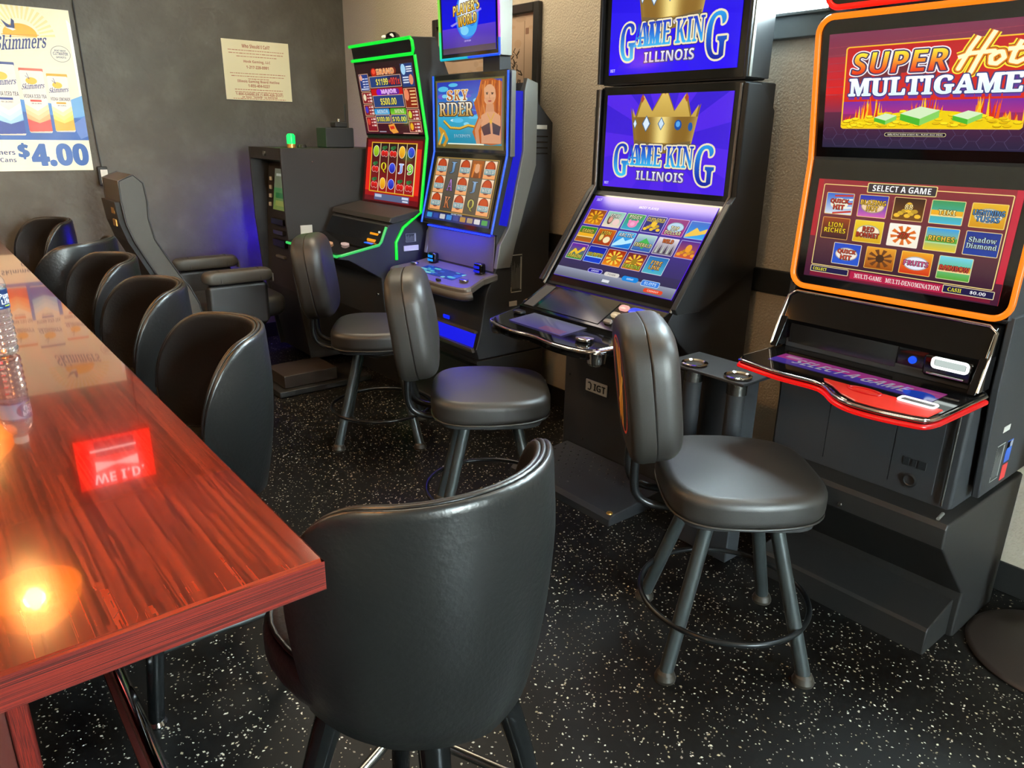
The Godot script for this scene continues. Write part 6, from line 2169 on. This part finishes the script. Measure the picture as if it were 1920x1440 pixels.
func kiosk() -> void:
	var x0 := 1.85
	var t := thing("cash_kiosk", "black cash kiosk with small tilted screen beside the fruit machine", "kiosk", Vector3(x0, 0, -4.795), -PI * 0.5)
	# local: x right = world +z, z out of the front = world -x
	var b := MB.new()
	b.prism(pv([[-0.78, 0.045], [-0.13, 0.045], [-0.05, 0.5], [-0.08, 0.95], [-0.12, 1.3], [-0.1, 1.395], [-0.78, 1.395]]), -0.245, 0.245, 0.006)
	part(t, "body", b, M.black2)
	for s in [-1, 1]:
		b = MB.new()
		b.prism(pv([[-0.78, 0.045], [-0.1, 0.045], [-0.02, 0.62], [0.0, 0.95], [0.0, 1.395], [-0.78, 1.395]]), s * 0.255 - 0.01, s * 0.255 + 0.01, 0.004)
		part(t, "side_panel", b, M.black2)
	b = MB.new()
	b.prism(pv([[-0.13, 1.3], [0.0, 1.325], [0.0, 1.395], [-0.13, 1.395]]), -0.245, 0.245, 0.004)
	part(t, "hood", b, M.black2)
	sp(t, "screen", -0.12, 0.15, -0.082, 1.0, -0.118, 1.26, screen_mat(art_kiosk(), 0.4), 0.006)
	for i in 4:
		b = MB.new()
		b.box(Vector3(-0.165, 1.03 + i * 0.055, -0.078 - i * 0.006), Vector3(0.03, 0.026, 0.012), 0.003)
		part(t, "key", b, M.white)
	for q in [[0.93, 0.2, 0.04, M.gloss], [0.86, 0.16, 0.03, M.steel], [0.79, 0.2, 0.05, M.gloss], [0.7, 0.14, 0.02, M.silver]]:
		b = MB.new()
		b.box(Vector3(0.0, q[0], -0.06), Vector3(q[1], q[2], 0.03), 0.005)
		part(t, "slot_fitting", b, q[3])
	b = MB.new()
	b.turned(PackedVector2Array([Vector2(0, 0), Vector2(0.016, 0), Vector2(0.016, 0.012), Vector2(0, 0.014)]), 14, Transform3D(Basis(Vector3.RIGHT, PI * 0.5), Vector3(0.02, 1.36, 0.0)))
	part(t, "lock", b, M.steel)
	b = MB.new()
	b.box(Vector3(0.2665, 0.9, -0.13), Vector3(0.003, 0.06, 0.08), 0.001)
	part(t, "sticker", b, M.sticker)
	b = MB.new()
	b.turned(PackedVector2Array([Vector2(0, 0), Vector2(0.006, 0), Vector2(0.005, 0.004), Vector2(0, 0.005)]), 10, Transform3D(Basis(Vector3.BACK, -PI * 0.5), Vector3(0.265, 1.315, -0.2)))
	part(t, "lock", b, M.steel)
	b = MB.new()   # blue marker light on the side next to the dark wall
	b.box(Vector3(-0.272, 0.8, -0.12), Vector3(0.012, 0.16, 0.03), 0.004)
	part(t, "marker_light", b, glow(Color(0.12, 0.05, 1.0), 3.0))
	var bl := OmniLight3D.new()
	bl.name = "marker_glow"
	bl.light_color = Color(0.16, 0.06, 1.0)
	bl.light_energy = 0.22
	bl.light_size = 0.03
	bl.omni_range = 9.0
	bl.omni_attenuation = 2.0
	bl.shadow_enabled = true
	t.add_child(bl, true)
	bl.position = Vector3(-0.34, 0.8, -0.12)
	# things standing on the kiosk
	t = thing("beacon_lamp", "small green glowing beacon lamp on top of the kiosk", "lamp", Vector3(1.965, 1.397, -4.63))
	b = MB.new()
	b.turned(PackedVector2Array([Vector2(0, 0), Vector2(0.027, 0), Vector2(0.027, 0.022), Vector2(0.0, 0.022)]), 18)
	part(t, "base", b, M.gold)
	b = MB.new()
	b.lathe(PackedVector2Array([Vector2(0.025, 0.022), Vector2(0.026, 0.07), Vector2(0.018, 0.082), Vector2(0, 0.084)]), 18)
	part(t, "lens", b, glow(Color(0.02, 0.95, 0.4), 1.6))
	var l := OmniLight3D.new()
	l.name = "beacon_light"
	l.light_color = Color(0.05, 1.0, 0.35)
	l.light_energy = 0.035
	l.light_size = 0.02
	l.omni_range = 9.0
	l.omni_attenuation = 2.0
	l.shadow_enabled = true
	t.add_child(l, true)
	l.position = Vector3(0, 0.05, 0)
	t = thing("router_box", "black box with aerial on top of the kiosk", "router", Vector3(2.3, 1.397, -4.7))
	b = MB.new()
	b.box(Vector3(0, 0.062, 0), Vector3(0.2, 0.124, 0.14), 0.006)
	part(t, "case", b, M.black)
	b = MB.new()
	b.box(Vector3(0.03, 0.142, 0), Vector3(0.09, 0.036, 0.08), 0.008)
	part(t, "aerial_mount", b, M.black)
	b = MB.new()
	b.tube(PackedVector3Array([Vector3(0.075, 0.124, 0.0), Vector3(0.08, 0.27, 0.0)]), 0.006, false, 8)
	part(t, "aerial", b, M.black)
	b = MB.new()
	b.turned(PackedVector2Array([Vector2(0, 0), Vector2(0.013, 0), Vector2(0.012, 0.018), Vector2(0, 0.02)]), 12, Transform3D(Basis(), Vector3(0.02, 0.16, 0.02)))
	part(t, "knob", b, M.steel)
	b = MB.new()
	b.turned(PackedVector2Array([Vector2(0, 0), Vector2(0.03, 0), Vector2(0.026, 0.018), Vector2(0, 0.02)]), 16, Transform3D(Basis(), Vector3(2.03, 1.397, -4.62)))
	one("lock_cap", b, M.satin, "small round metal cap beside the green beacon", "cap")

func wall_items() -> void:
	# poster with a rolled edge
	var t := thing("poster", "drinks poster with cans and price on the dark wall", "poster", Vector3(0.675, 1.243, BACK_Z))
	var b := MB.new()
	var rows := []
	for i in 2:
		var row := PackedVector3Array()
		for j in 13:
			var f := j / 12.0
			row.append(Vector3(-0.31 + 0.62 * f, 0.905 * (1 - i), 0.004 + 0.004 * sin(f * 9.0) * f))
		rows.append(row)
	b.grid(rows, false, false, 1)
	for i in b.N.size():
		if b.N[i].z < 0:
			b.N[i] = -b.N[i]
	part(t, "sheet", b, print_mat(art_poster(), 0.35))
	# notice
	t = thing("notice", "cream notice board of red lettering on the dark wall", "sign", Vector3(2.097, 1.693, BACK_Z))
	b = MB.new()
	b.quad(Vector3(-0.233, 0.38, 0.006), Vector3(0.233, 0.38, 0.006), Vector3(0.233, 0, 0.006), Vector3(-0.233, 0, 0.006), Vector3.BACK)
	part(t, "printed_face", b, print_mat(art_notice(), 0.5))
	b = MB.new()
	b.box(Vector3(0, 0.19, 0.0028), Vector3(0.466, 0.38, 0.0056), 0.0)
	part(t, "backing", b, M.white)
	# lit red sign high on the wall, seen mirrored in the bar
	t = thing("lit_sign", "red lit WE I.D. sign high on the dark wall above the poster", "sign", Vector3(0.83, 2.51, BACK_Z))
	b = MB.new()
	b.box(Vector3(0, 0.183, 0.02), Vector3(0.5, 0.386, 0.04), 0.006)
	part(t, "case", b, M.black)
	b = MB.new()
	b.quad(Vector3(-0.24, 0.366, 0.0412), Vector3(0.24, 0.366, 0.0412), Vector3(0.24, 0.0, 0.0412), Vector3(-0.24, 0.0, 0.0412), Vector3.BACK)
	part(t, "sign_face", b, screen_mat(art_we_id(), 3.2))
	area_glow(t, Vector3(0, 0.18, 0.05), Vector3.BACK, Vector2(0.48, 0.36), Color(1.0, 0.06, 0.03), 0.02)
	# power adapter with cords
	t = thing("power_adapter", "black power adapter with white label hanging on the dark wall", "adapter", Vector3(1.031, 1.15, BACK_Z))
	b = MB.new()
	b.box(Vector3(0, 0.057, 0.018), Vector3(0.058, 0.115, 0.036), 0.006)
	part(t, "case", b, M.black)
	b = MB.new()
	b.box(Vector3(0.006, 0.055, 0.037), Vector3(0.04, 0.082, 0.002), 0.0)
	part(t, "rating_label", b, M.white, "white printed label")
	b = MB.new()
	b.tube(curve([Vector3(0, 0.11, 0.012), Vector3(-0.01, 0.4, 0.006), Vector3(-0.012, 0.8, 0.006), Vector3(-0.016, 1.33, 0.006)], 6), 0.004, false, 6)
	part(t, "cord", b, M.black)
	b = MB.new()
	b.tube(curve([Vector3(0.005, 0.004, 0.015), Vector3(0.012, -0.2, 0.008), Vector3(0.03, -0.5, 0.008), Vector3(0.04, -1.13, 0.008)], 6), 0.0045, false, 6)
	part(t, "cord", b, M.black)
	# framed print on the tan wall
	t = thing("framed_picture", "black framed ink print on the tan wall behind the rider machine", "picture", Vector3(WALL_X, 1.3, -3.7), -PI * 0.5)
	b = MB.new()
	for s in [-1, 1]:
		b.box(Vector3(s * 0.478, 0.425, 0.015), Vector3(0.045, 0.85, 0.03), 0.004)
		b.box(Vector3(0, 0.425 + s * 0.4025, 0.015), Vector3(0.91, 0.045, 0.03), 0.004)
	part(t, "frame", b, M.frame_black)
	b = MB.new()
	b.quad(Vector3(-0.456, 0.804, 0.012), Vector3(0.456, 0.804, 0.012), Vector3(0.456, 0.046, 0.012), Vector3(-0.456, 0.046, 0.012), Vector3.BACK)
	part(t, "print", b, print_mat(art_scroll(), 0.12))

func pub_table() -> void:
	var t := thing("pub_table", "round table on a dark disc base beside the stand, right edge", "table", Vector3(2.49, 0, -0.39))
	var b := MB.new()
	b.lathe(PackedVector2Array([Vector2(0, 0), Vector2(0.247, 0.0), Vector2(0.25, 0.008), Vector2(0.236, 0.016), Vector2(0.12, 0.034), Vector2(0.05, 0.05), Vector2(0, 0.052)]), 56)
	part(t, "base", b, M.table_base)
	b = MB.new()
	b.tube(PackedVector3Array([Vector3(0, 0.05, 0), Vector3(0, 1.02, 0)]), 0.036, false, 20)
	part(t, "post", b, M.tube_black)
	b = MB.new()
	b.turned(PackedVector2Array([Vector2(0, 1.02), Vector2(0.2, 1.02), Vector2(0.21, 1.03), Vector2(0.21, 1.05), Vector2(0.2, 1.06), Vector2(0, 1.06)]), 48)
	part(t, "table_top", b, M.stand)

func bar() -> void:
	var x1 := 0.324
	var x0 := -0.3
	var z1 := -0.759
	var z0 := -5.3
	var th := 0.044
	var t := thing("bar_counter", "long glossy red-stained wooden bar counter with chrome foot rail", "bar", Vector3(0, 0, z1))
	var L := z0 - z1
	var e := 0.004
	var b := MB.new()
	var y := BAR_Y
	# top: grain along the bar (v along z)
	var rows := 24
	for i in rows:
		var za := L * i / rows
		var zb := L * (i + 1) / rows
		b.quad(Vector3(x0, y, za - (e if i == 0 else 0.0)), Vector3(x1 - e, y, za - (e if i == 0 else 0.0)), Vector3(x1 - e, y, zb), Vector3(x0, y, zb), Vector3.UP, Rect2(0.0, za / -2.0, 1.0, (zb - za) / -2.0))
	b.quad(Vector3(x0, y, -e), Vector3(x1 - e, y, -e), Vector3(x1 - e, y - e, 0), Vector3(x0, y - e, 0), Vector3(0, 1, 1).normalized(), Rect2(0.1, 0.0, 0.02, 0.1))
	b.quad(Vector3(x1 - e, y, -e), Vector3(x1 - e, y, L), Vector3(x1, y - e, L), Vector3(x1, y - e, -e), Vector3(1, 1, 0).normalized(), Rect2(0.3, 0.0, 0.05, 0.3))
	part(t, "counter_top", b, M.bar_wood)
	b = MB.new()
	b.quad(Vector3(x0, y - e, 0), Vector3(x1, y - e, 0), Vector3(x1, y - th, 0), Vector3(x0, y - th, 0), Vector3.BACK)
	b.quad(Vector3(x1, y - e, 0), Vector3(x1, y - e, L), Vector3(x1, y - th, L), Vector3(x1, y - th, 0), Vector3.RIGHT)
	for i in b.U.size():
		var v := b.V[i]
		b.U[i] = Vector2((y - v.y) / 0.045 * 1.3, (v.x if absf(b.N[i].z) > 0.5 else v.z) * 0.16 + 0.3)
	b.quad(Vector3(x0, y - th, 0), Vector3(x1, y - th, 0), Vector3(x1, y - th, L), Vector3(x0, y - th, L), Vector3.DOWN)
	b.quad(Vector3(x0, y, 0), Vector3(x0, y, L), Vector3(x0, y - th, L), Vector3(x0, y - th, 0), Vector3.LEFT)
	part(t, "counter_edge", b, M.bar_edge)
	b = MB.new()
	b.box(Vector3(-0.15, (y - th) * 0.5, L * 0.5 - 0.045), Vector3(0.3, y - th, -L - 0.09), 0.003)
	part(t, "bar_base", b, M.bar_panel)
	b = MB.new()
	b.box(Vector3(-0.006, (y - th) * 0.5, -0.088), Vector3(0.022, y - th, 0.012), 0.003)
	part(t, "end_trim", b, M.bar_edge)
	b = MB.new()
	b.tube(PackedVector3Array([Vector3(0.2, 0.16, -0.12), Vector3(0.2, 0.16, L + 0.1)]), 0.0265, false, 20)
	var rail := part(t, "foot_rail", b, M.chrome)
	for k in 4:
		var z := -0.5 - k * 1.2
		b = MB.new()
		b.tube(PackedVector3Array([Vector3(0.0, 0.16, z), Vector3(0.2, 0.16, z)]), 0.012, false, 12)
		part(rail, "bracket", b, M.chrome)

func room() -> void:
	var x0 := -2.6
	var x1 := WALL_X
	var z0 := BACK_Z
	var z1 := 3.2
	var hh := 3.0
	var b := MB.new()
	var n := 2.0
	b.quad(Vector3(x0, 0, z0), Vector3(x1, 0, z0), Vector3(x1, 0, z1), Vector3(x0, 0, z1), Vector3.UP, Rect2(x0 / n, z0 / n, (x1 - x0) / n, (z1 - z0) / n))
	b.quad(Vector3(x0, -0.1, z0), Vector3(x1, -0.1, z0), Vector3(x1, -0.1, z1), Vector3(x0, -0.1, z1), Vector3.DOWN)
	structure("floor", b, M.floor)
	b = MB.new()
	b.box(Vector3((x0 + x1) * 0.5, hh + 0.06, (z0 + z1) * 0.5), Vector3(x1 - x0 + 0.3, 0.12, z1 - z0 + 0.3))
	structure("ceiling", b, M.ceiling)
	b = MB.new()
	b.box(Vector3((x0 + x1) * 0.5, hh * 0.5, z0 - 0.06), Vector3(x1 - x0 + 0.3, hh, 0.12))
	structure("wall_back", b, M.wall_dark)
	b = MB.new()
	b.box(Vector3(x0 - 0.06, hh * 0.5, (z0 + z1) * 0.5), Vector3(0.12, hh, z1 - z0))
	structure("wall_left", b, M.wall_tan)
	# right wall with a high window
	var wy0 := 1.905
	var wy1 := 2.75
	var wz0 := -2.35
	var wz1 := 0.25
	b = MB.new()
	b.box(Vector3(x1 + 0.06, wy0 * 0.5, (z0 + z1) * 0.5), Vector3(0.12, wy0, z1 - z0))
	b.box(Vector3(x1 + 0.06, (wy1 + hh) * 0.5, (z0 + z1) * 0.5), Vector3(0.12, hh - wy1, z1 - z0))
	b.box(Vector3(x1 + 0.06, (wy0 + wy1) * 0.5, (z0 + wz0) * 0.5), Vector3(0.12, wy1 - wy0, wz0 - z0))
	b.box(Vector3(x1 + 0.06, (wy0 + wy1) * 0.5, (wz1 + z1) * 0.5), Vector3(0.12, wy1 - wy0, z1 - wz1))
	structure("wall_right", b, M.wall_tan)
	window("window_1", Vector3(x1, wy0, wz0), Vector3(0, 0, 1), wz1 - wz0, wy1 - wy0, Vector3(-1, 0, 0), 2)
	b = MB.new()
	b.box(Vector3(x1 - 0.018, 1.902, (wz0 + wz1) * 0.5), Vector3(0.036, 0.09, wz1 - wz0 + 0.2), 0.006)
	b.box(Vector3(x1 - 0.028, 1.94, (wz0 + wz1) * 0.5), Vector3(0.056, 0.014, wz1 - wz0 + 0.24), 0.004)
	structure("trim_1", b, M.sill)
	# shop-front windows behind the camera
	var fw := [[0.3, 1.2]]
	b = MB.new()
	b.box(Vector3((x0 + x1) * 0.5, 0.4, z1 + 0.06), Vector3(x1 - x0, 0.8, 0.12))
	b.box(Vector3((x0 + x1) * 0.5, 2.7, z1 + 0.06), Vector3(x1 - x0, 0.6, 0.12))
	for q in [[x0, 0.3], [1.2, x1]]:
		b.box(Vector3((q[0] + q[1]) * 0.5, 1.6, z1 + 0.06), Vector3(q[1] - q[0], 1.6, 0.12))
	structure("wall_front", b, M.wall_tan)
	window("window_2", Vector3(fw[0][0], 0.8, z1), Vector3(1, 0, 0), fw[0][1] - fw[0][0], 1.6, Vector3(0, 0, -1), 2)
	b = MB.new()
	b.box(Vector3(x1 - 0.006, 0.055, (z0 + z1) * 0.5), Vector3(0.012, 0.11, z1 - z0), 0.003)
	structure("baseboard_right", b, M.rail)
	b = MB.new()
	b.box(Vector3((x0 + x1) * 0.5, 0.055, z0 + 0.006), Vector3(x1 - x0, 0.11, 0.012), 0.003)
	structure("baseboard_back", b, M.rail)
	b = MB.new()
	b.box(Vector3(x1 - 0.01, 0.935, (z0 + z1) * 0.5), Vector3(0.02, 0.1, z1 - z0), 0.006)
	structure("trim_2", b, M.rail)

func window(called: String, at: Vector3, along: Vector3, w: float, h: float, inward: Vector3, panes: int) -> void:
	var b := MB.new()
	var t := Transform3D(Basis(along, Vector3.UP, inward), at - inward * 0.05)
	var f := 0.04
	b.box(Vector3(w * 0.5, f * 0.5, 0), Vector3(w, f, 0.06), 0.004, t)
	b.box(Vector3(w * 0.5, h - f * 0.5, 0), Vector3(w, f, 0.06), 0.004, t)
	for i in panes + 1:
		b.box(Vector3(lerpf(f * 0.5, w - f * 0.5, float(i) / panes), h * 0.5, 0), Vector3(f, h - 2 * f, 0.06), 0.004, t)
	var o := structure(called, b, M.sill)
	for i in panes:
		var g := MB.new()
		var pw := (w - f) / panes
		var c := Vector3(f * 0.5 + pw * (i + 0.5), h * 0.5, 0)
		g.quad(t * (c + Vector3(-pw * 0.5, -h * 0.5, 0)), t * (c + Vector3(pw * 0.5, -h * 0.5, 0)), t * (c + Vector3(pw * 0.5, h * 0.5, 0)), t * (c + Vector3(-pw * 0.5, h * 0.5, 0)), inward)
		part(o, "pane", g, M.glass)

func added_ceiling_panel(at: Vector3, size: Vector2, label: String, e: float) -> void:
	var t := thing("added_ceiling_light", label, "lamp", at, 0.0, "added ceiling light panels out of view")
	var b := MB.new()
	b.box(Vector3(0, -0.012, 0), Vector3(size.x + 0.05, 0.024, size.y + 0.05), 0.004)
	part(t, "frame", b, M.white)
	b = MB.new()
	b.quad(Vector3(-size.x * 0.5, -0.0245, -size.y * 0.5), Vector3(size.x * 0.5, -0.0245, -size.y * 0.5), Vector3(size.x * 0.5, -0.0245, size.y * 0.5), Vector3(-size.x * 0.5, -0.0245, size.y * 0.5), Vector3.DOWN)
	part(t, "diffuser_light", b, glow(Color(1.0, 0.93, 0.8), 2.0))
	area_glow(t, Vector3(0, -0.04, 0), Vector3.DOWN, size, Color(1.0, 0.93, 0.8), e)
